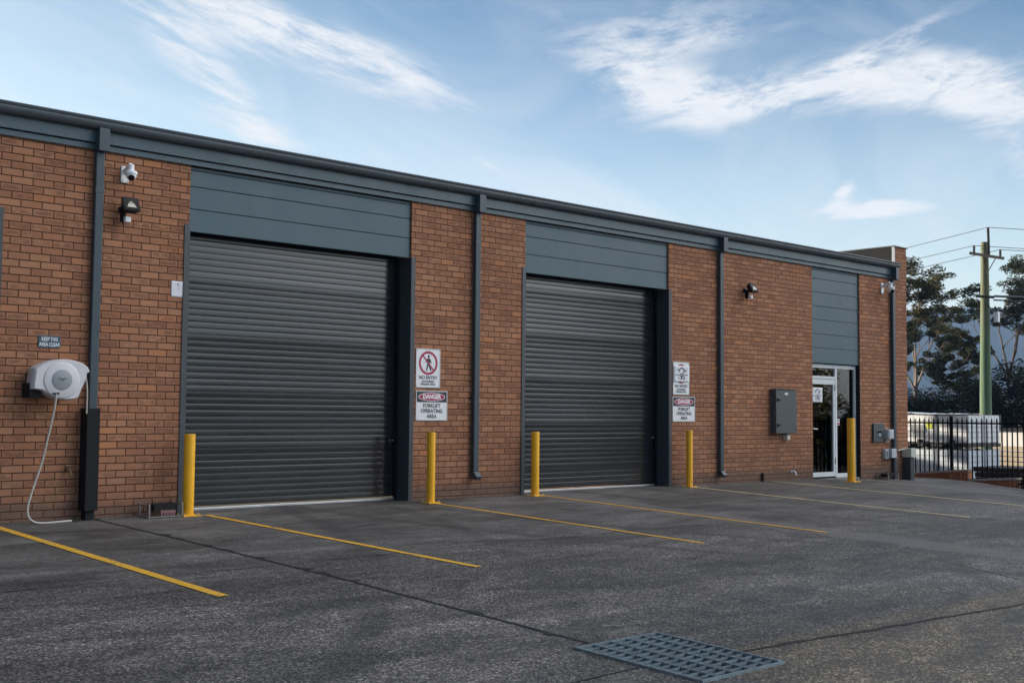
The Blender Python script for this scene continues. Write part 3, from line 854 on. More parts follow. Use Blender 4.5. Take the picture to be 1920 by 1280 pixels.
# sketched paper notices
def notice(x0, x1, z0, z1, y, label, marks=True, seed=1, curl=.012):
    t = thing('paper_notice', label, 'notice', ((x0+x1)/2, y, (z0+z1)/2))
    rnd = random.Random(seed); mb = MB(); nx, nz = 8, 10
    def yy(u, v): return y - .001 - curl*abs(u-.5)**3*6*(.4+.6*v) - curl*.5*(v if v > .5 else 1-v)**6
    for i in range(nx+1):
        for j in range(nz+1):
            u, v = i/nx, j/nz
            mb.v.append((x0+(x1-x0)*u, yy(u, v), z0+(z1-z0)*v))
    for i in range(nx):
        for j in range(nz):
            a = i*(nz+1)+j; mb.f.append((a, a+nz+1, a+nz+2, a+1)); mb.m.append(0)
    o = mb.build('sheet', M_paper, t, smooth=True, fix=False)
    so = o.modifiers.new('thick', 'SOLIDIFY'); so.thickness = .0006
    if marks:
        w = x1-x0; h = z1-z0; mb = MB()
        def L(pts, wd):
            for a, b in zip(pts[:-1], pts[1:]):
                ya = yy(a[0], a[1])-.0015; yb = yy(b[0], b[1])-.0015
                A = Vector((x0+a[0]*w, z0+a[1]*h)); B = Vector((x0+b[0]*w, z0+b[1]*h)); d = (B-A)
                if d.length < 1e-6: continue
                d.normalize(); n = Vector((-d.y, d.x))*wd/2
                mb.quad([(A.x+n.x,ya,A.y+n.y),(A.x-n.x,ya,A.y-n.y),(B.x-n.x,yb,B.y-n.y),(B.x+n.x,yb,B.y+n.y)])
        lw = .011*w/.3
        L([(.36,.60),(.36,.74),(.44,.84),(.52,.89),(.62,.82),(.70,.74),(.69,.62),(.62,.53),(.5,.46),(.42,.50)], lw*1.25)   # arched outline
        L([(.22,.75),(.40,.74)], lw); L([(.62,.72),(.84,.71)], lw)
        L([(.08,.44),(.34,.43),(.44,.41)], lw*.8); L([(.58,.43),(.74,.42),(.92,.44)], lw*.8)
        L([(.33,.34),(.34,.16)], lw); L([(.43,.16),(.52,.34),(.56,.16)], lw); L([(.45,.22),(.56,.23)], lw); L([(.63,.34),(.62,.18),(.72,.20),(.70,.33)], lw)
        for k in range(3): L([(.40+.02*k,.38-.02*k),(.66-.02*k,.38-.02*k)], lw*.6)
        mb.build('pen_sketch', M_ink, t, fix=False)
    return t
notice(16.305, 16.735, 1.835, 2.125, -.0165, 'white paper with a pen sketch taped over the middle of a NO ENTRY sign', True, 2, .010)
notice(LX0+.10, LX0+.47, 1.530, 1.835, .1255, 'white paper with a pen sketch taped inside the glass entry door', True, 3, .003)
t = notice(6.654, 6.806, 2.648, 2.845, -.003, 'small weathered white plate with flaked print beside the nearer roller door', False, 4, .004)
for (x, z, w, h) in ((6.735,2.795,.008,.03),(6.748,2.80,.012,.006),(6.748,2.785,.008,.006),(6.752,2.745,.006,.016),(6.765,2.79,.006,.004),(6.79,2.668,.012,.004)):
    mb = MB(); mb.box(x, x+w, -.0062, -.0058, z, z+h); mb.build('print_fleck', M_ink, t)

# ------------------------------------------------------------------ security cameras
def camera_unit(x, z, label, scale=1.0):
    t = thing('security_camera', label, 'camera', (x, 0, z), 'white security cameras on the wall')
    mb = MB(); mb.box(x-.045, x+.045, -.014, -.001, z-.09, z+.09); mb.build('mount_plate', M_white, t, bevel=.004)
    for dx in (-.033, .033):
        for dz in (-.075, .075):
            mb = MB(); mb.lathe([(.006,0),(.006,.003)], (x+dx, -.014, z+dz), (0,-1,0), 8); mb.build('screw', M_ink, t)
    mb = MB(); mb.tube([(x,-.014,z+.035),(x,-.06,z+.05),(x,-.12,z+.072),(x,-.155,z+.078)], [.030,.028,.027,.027], 14)
    mb.lathe([(.031,.075),(.031,.018),(.040,.010),(.045,.0)], (x,-.165,z+.012), (0,0,1), 20)
    mb.build('bracket_arm', M_white, t, smooth=True)
    mb = MB(); c = (x, -.165, z-.012)
    mb.lathe([(.052,.028),(.066,.020),(.068,.004),(.066,-.008),(.060,-.012)], c, (0,0,1), 28); mb.build('cap', M_white, t, smooth=True)
    mb = MB(); mb.lathe([(.058,-.006)] + [(.060*math.cos(a), -.012-.060*math.sin(a)) for a in [k*PI/2/9 for k in range(1,10)]], c, (0,0,1), 28); e = mb.build('eyeball', M_white, t, smooth=True)
    d = Vector((-.25,-.72,-.62)).normalized(); cc = Vector(c)+Vector((0,0,-.018))
    mb = MB(); mb.lathe([(.034,.040),(.034,.060),(.028,.0635)], cc, d, 20); mb.build('lens', M_lens, t, smooth=True)
    t.scale = (scale,)*3
    return t
camera_unit(6.015, 4.075, 'white dome security camera on a bracket, high beside the first downpipe', 1.1)
camera_unit(23.50, 4.075, 'white dome security camera near the far corner of the building, beside the last downpipe', 1.3)

def flood(x, z, label):
    t = thing('floodlight', label, 'floodlight', (x, 0, z), 'black floodlights with motion sensors')
    # back plate + arm
    mb = MB(); mb.lathe([(.045,0),(.045,.02),(.02,.03)], (x-.03,-.001,z-.02), (0,-1,0), 18); mb.box(x-.045,x-.015,-.10,-.02,z-.045,z-.01); mb.build('wall_bracket', M_black, t, smooth=True)
    rot = Matrix.Rotation(R(-28), 3, 'X')
    c = Vector((x, -.16, z+.01))
    def TR(p): return tuple(rot @ Vector(p) + c)
    def frus(mb, w0, h0, y0, w1, h1, y1):
        n = len(mb.v)
        for (w, h, y) in ((w0,h0,y0),(w1,h1,y1)):
            mb.v += [TR((-w,y,-h)), TR((w,y,-h)), TR((w,y,h)), TR((-w,y,h))]
        for q in ((0,1,5,4),(1,2,6,5),(2,3,7,6),(3,0,4,7),(0,3,2,1),(4,5,6,7)): mb.f.append(tuple(n+i for i in q)); mb.m.append(0)
    mb = MB(); frus(mb, .105,.095,-.045, .075,.060,.055); mb.build('housing', M_black, t, bevel=.004)
    mb = MB()
    for k in range(9):
        xx = -.062+.0155*k
        n = len(mb.v)
        for dx in (0,.005):
            mb.v += [TR((xx+dx,-.03,.096)), TR((xx+dx,.05,.07)), TR((xx+dx,.05,.088)), TR((xx+dx,-.03,.112))]
        for q in ((0,1,2,3),(7,6,5,4),(0,4,5,1),(1,5,6,2),(2,6,7,3),(3,7,4,0)): mb.f.append(tuple(n+i for i in q)); mb.m.append(0)
    mb.build('cooling_fins', M_black, t)
    mb = MB(); frus(mb, .086,.076,-.0495, .086,.076,-.0455); mb.build('glass_front', M_lampglass, t)
    mb = MB(); n = len(mb.v)
    mb.v += [TR((-.058,-.0515,-.052)), TR((.058,-.0515,-.052)), TR((.034,-.0515,.006)), TR((-.034,-.0515,.006))]; mb.f.append((0,1,2,3)); mb.m.append(0)
    mb.v += [TR((-.02,-.0515,.014)), TR((.02,-.0515,.014)), TR((.012,-.0515,.03)), TR((-.012,-.0515,.03))]; mb.f.append((4,5,6,7)); mb.m.append(0)
    mb.build('reflector', M_lampbright, t, fix=False)
    mb = MB(); mb.box(x-.06,x-.02,-.10,-.03,z-.175,z-.05); mb.tube([(x-.03,-.06,z-.17),(x-.03,-.06,z-.215)], .010, 8); mb.build('sensor_base', M_black, t)
    mb = MB(); mb.box(x-.048,x+.022,-.165,-.102,z-.185,z-.118); mb.build('motion_sensor', M_white, t, bevel=.008)
    return t
flood(6.02, 3.665, 'black floodlight with white motion sensor beneath the security camera near the first downpipe')
flood(18.47, 3.655, 'black floodlight on the plain brick bay between third downpipe and entry door')

# ------------------------------------------------------------------ hose reel
t = thing('hose_reel', 'white retractable hose reel with grey disc and hanging hose on the left brick wall', 'hose reel', (5.2, 0, 1.58))
zp = [(160,580),(240,532),(330,491),(430,469),(530,462),(640,475),(740,507),(800,552),(822,605),(788,625),(782,690),(760,745),(722,835),(690,930),(640,955),(540,963),(440,951),(370,926),(280,872),(235,842),(140,835),(138,765),(152,650)]
def ZP(a, b): return (5.205+(a-474)*.00095, 1.585-(b-710)*.00093)
out = [ZP(*p) for p in zp]
cxr = sum(p[0] for p in out)/len(out); czr = sum(p[1] for p in out)/len(out)
mb = MB(); n = len(out)
layers = [(-.10,.93),(-.13,1.0),(-.29,1.0),(-.315,.975),(-.33,.93)]
for y, s in layers:
    mb.v += [(cxr+(p[0]-cxr)*s, y, czr+(p[1]-czr)*s) for p in out]
for l in range(len(layers)-1):
    for i in range(n):
        j = (i+1)%n; mb.f.append((l*n+i, l*n+j, (l+1)*n+j, (l+1)*n+i)); mb.m.append(0)
mb.f.append(tuple(range(n))); mb.m.append(0); mb.f.append(tuple((len(layers)-1)*n+i for i in range(n-1,-1,-1))); mb.m.append(0)
mb.build('reel_case', M_reel, t, smooth=True)
cd = ZP(474, 716)
mb = MB(); mb.lathe([(.205,0),(.200,.008),(.190,.012)], (cd[0],-.331,cd[1]-.005), (0,-1,0), 48); mb.build('drum_cover', M_reel, t, smooth=True)
mb = MB(); mb.lathe([(.115,0),(.113,.006),(.108,.008)], (cd[0],-.3435,cd[1]), (0,-1,0), 40); mb.build('centre_disc', M_reelgrey, t, smooth=True)
text_part('RETRACTABLE\nHOSE', .017, cd[0], cd[1]+.004, -.3522, 'lettering', M_ink, t, .0004, .9)
for (a, b) in ((305,520),(418,494),(528,487),(637,498),(754,540),(163,633),(217,638),(155,709),(206,716),(197,794),(284,864),(454,945),(655,927),(697,848),(722,775),(763,695)):
    q = ZP(a, b); f = .95
    q = (cxr+(q[0]-cxr)*f, czr+(q[1]-czr)*f)
    mb = MB(); mb.lathe([(.0065,0),(.006,.004)], (q[0],-.3255,q[1]), (0,-1,0), 8); mb.build('screw', M_ink, t)
mb = MB(); q = ZP(405, 884); mb.box(q[0]-.035,q[0]+.035,-.36,-.335,q[1]-.010,q[1]+.012); mb.build('hose_stop', M_ink, t, bevel=.003)
mb = MB(); mb.box(4.885,5.02,-.24,-.002,1.375,1.54); mb.box(4.95,5.25,-.10,-.002,1.42,1.70); mb.box(4.93,4.95,-.28,-.26,1.38,1.39); mb.build('swivel_bracket', M_guard, t, bevel=.004)
hp = [(5.140,-.352,1.420),(5.135,-.34,1.30),(5.118,-.30,1.11),(5.092,-.27,.92),(5.060,-.25,.72),(5.016,-.24,.55),(4.965,-.235,.38),(4.925,-.235,.24),(4.908,-.235,.14),(4.920,-.24,.06),(4.965,-.245,.008),(5.04,-.25,-.016),(5.16,-.24,-.018),(5.30,-.21,-.017),(5.43,-.18,-.016)]
def smooth_path(P, k=5):
    P = [Vector(p) for p in P]; out = []
    for i in range(len(P)-1):
        p0 = P[max(0,i-1)]; p1 = P[i]; p2 = P[i+1]; p3 = P[min(len(P)-1,i+2)]
        for s in range(k):
            u = s/k
            out.append(.5*((2*p1)+(p2-p0)*u+(2*p0-5*p1+4*p2-p3)*u*u+(3*p1-p0-3*p2+p3)*u**3))
    out.append(P[-1]); return out
mb = MB(); mb.tube(smooth_path(hp), .0115, 10); mb.build('hose', M_hose, t, smooth=True)
mb = MB(); mb.tube([(5.43,-.18,-.016),(5.475,-.17,-.016)], .017, 10); mb.tube([(5.475,-.17,-.016),(5.53,-.16,-.017)], .010, 8); mb.build('nozzle', M_black, t)
q = ZP(795, 650)
mb = MB(); mb.tube(smooth_path([(q[0],-.20,q[1]),(q[0]+.02,-.21,q[1]-.03),(q[0]+.036,-.21,q[1]-.12),(q[0]+.045,-.205,q[1]-.25),(q[0]+.045,-.20,1.20)]), .009, 8); mb.build('supply_hose', M_hose, t, smooth=True)

# garden tap
t = thing('garden_tap', 'small dull brass garden tap low on the brick wall below the hose reel', 'tap', (5.43, 0, .56))
mb = MB(); mb.tube([(5.42,-.001,.56),(5.42,-.075,.56)], .013, 10); mb.tube([(5.42,-.055,.555),(5.435,-.085,.545),(5.44,-.09,.49)], .012, 10); mb.lathe([(.024,0),(.024,.006)], (5.42,-.001,.56), (0,-1,0), 14); mb.build('body', M_brass, t, smooth=True)
mb = MB(); mb.tube([(5.42,-.055,.56),(5.42,-.06,.60)], .008, 8); mb.box(5.385,5.455,-.066,-.054,.598,.612); mb.build('handle', M_brass, t, bevel=.003)

# boot scrapers
def scraper(x, y, label, pad):
    z = G(x, y)
    t = thing('boot_scraper', label, 'boot scraper', (x, y, z))
    mb = MB(); w, d, h = .42, .26, .17
    X0, X1, Y0, Y1 = x-w/2, x+w/2, y-d/2, y+d/2
    for (a, b) in ((X0,Y0),(X1,Y0),(X0,Y1),(X1,Y1)): mb.box(a-.011, a+.011, b-.011, b+.011, z, z+h)
    for b in (Y0, Y1):
        mb.box(X0+.0115, X1-.0115, b-.008, b+.008, z+.003, z+.019); 
    for a in (X0, X1):
        mb.box(a-.008, a+.008, Y0+.0115, Y1-.0115, z+.003, z+.019); mb.box(a-.008, a+.008, Y0+.0115, Y1-.0115, z+h-.03, z+h-.014)
    mb.build('frame', M_scraper, t, bevel=.002)
    rnd = random.Random(int(x*10)); mb = MB()
    for k in range(420):
        a = rnd.random()*2*PI; r = rnd.random()
        px = x + .02 + (rnd.random()-.5)*.30; py = y+(rnd.random()-.5)*.18; pz = z+.120+(rnd.random()-.5)*.05
        dirv = Vector((rnd.uniform(-1,1), rnd.uniform(-1,1), rnd.uniform(-.2,1.3))).normalized()*rnd.uniform(.02,.055)
        s = Vector((.004,0,0)) if abs(dirv.x) < .03 else Vector((0,.004,0))
        p0 = Vector((px,py,pz)); mb.quad([p0-s, p0+s, p0+dirv+s*.4, p0+dirv-s*.4])
    mb.box(x-.13, x+.17, y-.09, y+.09, z+.075, z+.155)
    mb.build('bristles', M_bristle, t, fix=False)
    if pad:
        mb = MB()
        mb.box(x-.06,x+.13,y-.125,y-.095,z+.055,z+.085)
        for k in range(5): mb.box(x-.055+k*.037, x-.03+k*.037, y-.123, y-.097, z+.022, z+.0545)
        mb.build('worn_pad', M_pink, t)
    return t
scraper(6.50, -.20, 'grey framed boot scraper with black bristles by the nearest yellow bollard', True)
scraper(23.38, -.16, 'dark boot scraper at the foot of the last downpipe near the far corner', False)

# ------------------------------------------------------------------ electrical boxes
t = thing('electrical_cabinet', 'large grey-green electrical cabinet with two latches on the brick bay left of entry door', 'electrical cabinet', (19.6,0,1.3))
mb = MB(); mb.box(19.262,19.955,-.115,-.002,.905,1.752); mb.build('case', M_greybox, t, bevel=.004)
mb = MB(); mb.box(19.268,19.965,-.138,-.117,.90,1.735); mb.build('door', M_greybox, t, bevel=.004)
mb = MB(); mb.box(19.25,19.965,-.145,-.001,1.7535,1.765); mb.build('rain_hood', M_greybox, t)
for z in (1.555, 1.065):
    mb = MB(); mb.box(19.30,19.345,-.152,-.139,z-.03,z+.03); mb.box(19.315,19.40,-.164,-.1525,z-.012,z+.012); mb.build('latch', M_black, t, bevel=.003)
mb = MB(); mb.box(19.56,19.665,-.1405,-.1385,1.655,1.695); mb.build('name_tag', M_signwhite, t)
for kx in range(6):
    mb = MB(); xx = 19.36+kx*.10; mb.tube([(xx,-.05,1.765),(xx,-.05,1.79)], .016, 8); mb.build('conduit_gland', M_brass, t)
t = thing('junction_box', 'small white junction box just under the large electrical cabinet', 'junction box', (19.76,0,.83))
mb = MB(); mb.box(19.70,19.80,-.10,-.012,.775,.868); mb.build('lid', M_cream, t, bevel=.005)
mb = MB(); mb.box(19.695,19.805,-.011,-.001,.77,.873); mb.build('back_plate', M_lightgrey, t)
mb = MB(); mb.tube([(19.75,-.05,.868),(19.75,-.05,.903)], .014, 8); mb.build('conduit', M_lightgrey, t)
t = thing('meter_box', 'small dark grey meter box with a window, right of the entry door', 'meter box', (23.24,0,.9))
mb = MB(); mb.box(23.02,23.45,-.05,-.002,.692,1.098); mb.build('case', M_greybox, t, bevel=.006)
mb = MB(); mb.box(23.12,23.37,-.056,-.0505,.80,.96); mb.build('cover_plate', M_greybox, t, bevel=.004)
mb = MB(); mb.box(23.17,23.33,-.059,-.0565,.895,.93); mb.build('window', M_lens, t)
mb = MB(); mb.lathe([(.035,0),(.033,.008)], (23.25,-.0565,.85), (0,-1,0), 16); mb.build('dial', M_lightgrey, t)
t = thing('isolator_box', 'upper pale grey isolator box with two conduits beside the last downpipe', 'isolator box', (23.6,0,.85))
mb = MB(); mb.box(23.49,23.72,-.135,-.002,.755,.965); mb.build('case', M_lightgrey, t, bevel=.01)
mb = MB(); mb.box(23.515,23.70,-.145,-.1355,.775,.945); mb.build('lid', M_lightgrey, t, bevel=.006)
for xx in (23.55, 23.66):
    mb = MB(); mb.tube([(xx,-.06,.755),(xx,-.06,.72),(xx-.02,-.03,.69)], .014, 8); mb.build('conduit', M_white, t, smooth=True)
mb = MB(); mb.tube([(23.545,-.06,.965),(23.545,-.06,.99)], .016, 8); mb.build('gland', M_white, t)
t = thing('isolator_box', 'lower pale grey isolator box with hooded cover beside the last downpipe', 'isolator box', (23.6,0,.44))
mb = MB(); mb.box(23.45,23.62,-.08,-.002,.325,.535); mb.build('case', M_lightgrey, t, bevel=.006)
mb = MB(); mb.prism([(23.60,.545),(23.79,.545),(23.81,.345),(23.60,.345)], 'y', -.15, -.03); mb.build('hooded_cover', M_lightgrey, t, bevel=.006)
mb = MB(); mb.box(23.49,23.55,-.10,-.081,.37,.50); mb.build('switch', M_reelgrey, t)
t = thing('service_pedestal', 'cream topped service pedestal on a dark post at the far building corner', 'pedestal', (24.42,-.14,0))
mb = MB(); mb.box(24.30,24.46,-.20,-.02,-.30,.345); mb.build('post', M_steel, t, bevel=.004)
mb = MB(); mb.box(24.275,24.50,-.235,-.006,.345,.545); mb.build('box', M_cream, t, bevel=.01)
mb = MB(); mb.tube([(24.0,-.06,.50),(24.276,-.10,.535)], .014, 8); mb.build('conduit', M_cream, t)
t = thing('pipe_stub', 'white bent pipe stub low on the wall left of the entry door', 'pipe stub', (19.9,0,.11))
mb = MB(); mb.tube(smooth_path([(19.98,-.002,.14),(19.98,-.05,.15),(20.0,-.08,.12),(20.01,-.085,.07)],4), .018, 10); mb.build('bend', M_white, t, smooth=True)
mb = MB(); mb.lathe([(.028,0),(.026,.008)], (19.98,-.001,.14), (0,-1,0), 14); mb.build('flange', M_white, t)
t = thing('drain_stub', 'short rusty drain stub low on the wall below the electrical cabinet', 'drain stub', (18.98,0,.05))
mb = MB(); mb.tube([(18.98,-.03,.14),(18.98,-.03,-.03)], .028, 10); mb.build('pipe', simple('rusty_iron', (.06,.035,.02), .9), t, smooth=True)
mb = MB(); mb.box(18.94,19.02,-.035,-.001,.07,.085); mb.build('clip', M_guard, t)

# ------------------------------------------------------------------ bollards
def bollard(x, y, h, r, label):
    z = G(x, y)
    t = thing('bollard', label, 'bollard', (x, y, z), 'yellow steel bollards along the front')
    mb = MB(); mb.lathe([(r,.012),(r,h-.012),(r*.985,h-.004),(r*.93,h)], (x,y,z), (0,0,1), 36); mb.build('post', M_yellow, t, smooth=True)
    mb = MB(); b = r*1.75; mb.box(x-b, x+b, y-b, y+b, z-.002, z+.012); mb.build('base_plate', M_yellow, t, bevel=.002)
    for sx in (-1,1):
        for sy in (-1,1):
            mb = MB(); mb.lathe([(.012,0),(.012,.012),(.007,.013),(.007,.024)], (x+sx*b*.78, y+sy*b*.78, z+.012), (0,0,1), 8); mb.build('bolt', M_line_old, t)
    return t
bollard(6.83, -.25, .99, .066, 'yellow bollard at the left jamb of the nearer roller door')
bollard(10.51, -.36, 1.0, .060, 'yellow bollard under the fully visible danger sign, right of the nearer roller door')
bollard(12.70, -.22, .99, .063, 'yellow bollard in front of the left jamb of the farther roller door')
bollard(16.47, -.24, 1.0, .058, 'yellow bollard under the danger sign right of the farther roller door')
bollard(21.00, -.72, 1.27, .078, 'taller thicker yellow bollard in front of the glass entry door')

# ------------------------------------------------------------------ drain grate
t = thing('drain_grate', 'galvanised steel drain grate set in the concrete yard in the foreground', 'drain grate', ((GX0+GX1)/2, (GY0+GY1)/2, G(6,-8.5)))
def gz(y): return G(6, y)
mb = MB()
def sbar(x0, x1, y0, y1, top, h):
    n = len(mb.v)
    for (xx, yy) in ((x0,y0),(x1,y0),(x1,y1),(x0,y1)):
        mb.v.append((xx,yy,gz(yy)+top)); mb.v.append((xx,yy,gz(yy)+top-h))
    for a in range(4):
        b = (a+1)%4; mb.f.append((n+2*a, n+2*a+1, n+2*b+1, n+2*b)); mb.m.append(0)
    mb.f.append((n,n+2,n+4,n+6)); mb.m.append(0); mb.f.append((n+7,n+5,n+3,n+1)); mb.m.append(0)
e = .012
sbar(GX0-.006, GX1+.006, GY0-.006, GY0+e, .016, .055); sbar(GX0-.006, GX1+.006, GY1-e, GY1+.006, .016, .055)
sbar(GX0-.006, GX0+e, GY0+e, GY1-e, .016, .055); sbar(GX1-e, GX1+.006, GY0+e, GY1-e, .016, .055)
mb.build('frame', M_galv, t)
mb = MB()
for k in range(1,5):
    xx = GX0+(GX1-GX0)*k/5; sbar(xx-.004, xx+.004, GY0+e, GY1-e, .014, .05)
for k in range(1,14):
    yy = GY0+(GY1-GY0)*k/14; sbar(GX0+e, GX1-e, yy-.0028, yy+.0028, .0125, .035)
mb.build('bar_grid', M_galv, t)
mb = MB()
zt = G(6,-8.0)
mb.quad([(GX0,GY0,-1.1),(GX1,GY0,-1.1),(GX1,GY1,-1.1),(GX0,GY1,-1.1)])
for a, b in (((GX0,GY0),(GX1,GY0)),((GX1,GY0),(GX1,GY1)),((GX1,GY1),(GX0,GY1)),((GX0,GY1),(GX0,GY0))):
    mb.quad([(a[0],a[1],-1.1),(b[0],b[1],-1.1),(b[0],b[1],gz(b[1])-.001),(a[0],a[1],gz(a[1])-.001)])
mb.build('pit', M_pit, t, fix=False)
# fallen leaves caught beside the grate
rnd = random.Random(5); mb = MB()
for k in range(34):
    x = 5.585 + rnd.gauss(0,.035); y = -8.30 + rnd.gauss(0,.05); z = G(x,y)+.006+rnd.random()*.012
    a = rnd.random()*PI; l = rnd.uniform(.008,.022); d = Vector((math.cos(a),math.sin(a),rnd.uniform(-.2,.2)))*l; n = Vector((-math.sin(a),math.cos(a),.2))*l*.35
    c = Vector((x,y,z)); mb.quad([c-d, c-n, c+d, c+n])
for k in range(420):
    x = rnd.choice((rnd.uniform(4.6,6.8), rnd.uniform(10.5,12.6), rnd.uniform(16.3,20.7), rnd.uniform(16.3,20.7), rnd.uniform(22.6,24.5), rnd.uniform(6.9,16)))
    y = -abs(rnd.gauss(0,.10))-.012; z = G(x,y)+.004+rnd.random()*.008
    if any(a < x < b for a, b in ((6.8,10.45),(12.6,16.25))): y += .20
    a = rnd.random()*PI; l = rnd.uniform(.008,.028); d = Vector((math.cos(a),math.sin(a),rnd.uniform(-.15,.25)))*l; n = Vector((-math.sin(a),math.cos(a),.2))*l*.35
    c = Vector((x,y,z)); mb.quad([c-d, c-n, c+d, c+n])
o = mb.build('leaf_litter', simple('dry_leaf_litter', (.10,.065,.025), .9, vary=.4), fix=False); o['kind'] = 'stuff'

# ------------------------------------------------------------------ side yard: low walls, fence, tanks
t = thing('low_brick_wall', 'low brick retaining wall with sloping coping at the foot of the black fence, nearer the building', 'low wall', (27.1,.6,-.3))
FXW = 27.0
def lowwall(t, y0, y1, z0, z1):
    mb = MB(); n = 0
    A = [(FXW,y0,z0-.05),(FXW,y1,z1-.05),(FXW+.22,y1,z1-.05),(FXW+.22,y0,z0-.05)]
    B = [(a,b,-1.5) for (a,b,c) in A]
    mb.quad(A[::-1]); mb.v += []
    for i in range(4):
        j = (i+1)%4; mb.quad([A[i],A[j],B[j],B[i]])
    mb.build('brickwork', M_brick_low, t, merge=True)
    mb = MB()
    A = [(FXW-.02,y0+.01,z0-.048),(FXW-.02,y1-.02,z1-.048),(FXW+.24,y1-.02,z1-.048),(FXW+.24,y0+.01,z0-.048)]
    B = [(a,b,c+.045) for (a,b,c) in A]
    mb.quad(A); mb.quad(B[::-1])
    for i in range(4):
        j = (i+1)%4; mb.quad([A[i],B[i],B[j],A[j]])
    mb.build('coping', M_capstone, t, merge=True)
lowwall(t, 2.6, -.20, -.245, .017)
t = thing('low_brick_wall', 'lower stepped brick retaining wall farther right along the black fence', 'low wall', (27.1,-.8,-.4))
lowwall(t, -.22, -1.36, -.222, -.135)
ft = thing('steel_fence', 'black steel picket fence with spiked tops beyond the building corner', 'fence', (27.12,0,-.4))
FX = 27.11
mb = MB(); mb.box(FX-.018, FX+.018, -5.5, 3.4, 1.085, 1.125); mb.build('top_rail', M_fence, ft)
mb = MB(); mb.box(FX-.018, FX+.018, -5.5, -.21, -.30, -.262); mb.build('bottom_rail', M_fence, ft)
pk = None
def picket_mesh(h):
    mb = MB(); mb.box(-.0125,.0125,-.0125,.0125,0,h-.05)
    n = len(mb.v); mb.v += [(-.0125,-.0125,h-.05),(.0125,-.0125,h-.05),(.0125,.0125,h-.05),(-.0125,.0125,h-.05),(0,0,h)]
    for a in range(4): mb.f.append((n+a, n+(a+1)%4, n+4)); mb.m.append(0)
    return mb
y = 2.9; k = 0
protoA = picket_mesh(1.37).build('picket', M_fence, ft)
protoA.matrix_parent_inverse = Matrix.Identity(4)
protoB = picket_mesh(1.60).build('picket', M_fence, ft)
protoB.matrix_parent_inverse = Matrix.Identity(4)
usedA = usedB = False
post_y = [2.45, .258, -1.52, -3.4, -5.4]
while y > -5.4:
    if min(abs(y-q) for q in post_y) > .055:
        src = protoA if y > -.2 else protoB
        if src is protoA:
            o = src if not usedA else src.copy(); usedA = True
        else:
            o = src if not usedB else src.copy(); usedB = True
        if not o.users_collection: COL.objects.link(o)
        o.parent = ft
        base = (-.135 if y > -.2 else -.36)
        o.location = (FX-27.12, y, base+.4)
    y -= .1215
for q in post_y:
    mb = MB(); mb.box(FX-.03, FX+.03, q-.032, q+.032, -.9, 1.262); mb.box(FX-.036, FX+.036, q-.038, q+.038, 1.2625, 1.275); mb.build('post', M_fence, ft)

# intermediate bulk containers
def ibc(x, y, z, label, mat=None, L=1.18, W=1.13):
    t = thing('bulk_tank', label, 'bulk tank', (x, y, z), 'caged white bulk tanks stacked behind the fence')
    mb = MB(); mb.box(x+.022, x+L-.022, y+.022, y+W-.022, z+.125, z+1.075); mb.build('tank', mat or M_ibc, t, bevel=.04)
    mb = MB(); mb.lathe([(.10,0),(.10,.035),(.03,.045)], (x+L/2, y+W/2, z+1.075), (0,0,1), 16); mb.build('lid', M_red, t)
    mb = MB(); w = .0055
    for zz in (.16,.34,.52,.70,.88,1.09):
        mb.box(x, x+L, y-w, y+w, z+zz-w, z+zz+w); mb.box(x, x+L, y+W-w, y+W+w, z+zz-w, z+zz+w)
        mb.box(x-w, x+w, y+w, y+W-w, z+zz-w, z+zz+w); mb.box(x+L-w, x+L+w, y+w, y+W-w, z+zz-w, z+zz+w)
    for kk in range(6):
        yy = y+W*kk/5; mb.box(x-w*1.9, x-w*1.01, yy-w, yy+w, z+.125, z+1.10); mb.box(x+L+w*1.01, x+L+w*1.9, yy-w, yy+w, z+.16, z+1.06)
        xx = x+L*kk/5; mb.box(xx-w, xx+w, y-w*1.9, y-w*1.01, z+.125, z+1.10); mb.box(xx-w, xx+w, y+W+w*1.01, y+W+w*1.9, z+.125, z+1.10)
    mb.build('cage', M_cage, t)
    mb = MB()
    for dy in (.0, W/2-.09, W-.18): mb.box(x, x+L, y+dy, y+dy+.18, z, z+.085)
    mb.box(x-.002, x+L+.002, y-.002, y+W+.002, z+.088, z+.12)
    mb.build('pallet', M_rack, t)
    mb = MB(); mb.box(x-.06, x-.014, y+W/2-.09, y+W/2+.09, z+.14, z+.24); mb.lathe([(.04,0),(.04,.08)], (x-.06,y+W/2,z+.19), (-1,0,0), 12); mb.build('valve', M_rack, t)
    return t
IX, IY = 38.0, 5.17
zs1, zs2 = TZ, .235
ztank = [('lower', zs1), ('upper', zs2)]
for nm, z in ztank:
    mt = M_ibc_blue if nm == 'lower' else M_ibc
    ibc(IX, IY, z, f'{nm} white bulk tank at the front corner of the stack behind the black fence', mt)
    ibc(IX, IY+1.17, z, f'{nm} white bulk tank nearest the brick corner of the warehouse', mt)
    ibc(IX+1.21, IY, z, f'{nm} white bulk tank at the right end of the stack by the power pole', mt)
tt = [o for o in bpy.data.objects if o.name.startswith('bulk_tank') and 'upper' in o['label'] and 'nearest the brick corner' in o['label']][0]
mb = MB(); mb.box(IX-.022, IX-.016, 6.75, 7.25, .72, .98, 0); mb.build('label_plate', M_reelgrey, tt)
mb = MB(); mb.box(IX-.024, IX-.0165, 6.46, 6.66, .86, 1.02); mb.build('hi_vis_sticker', M_hivis, tt)
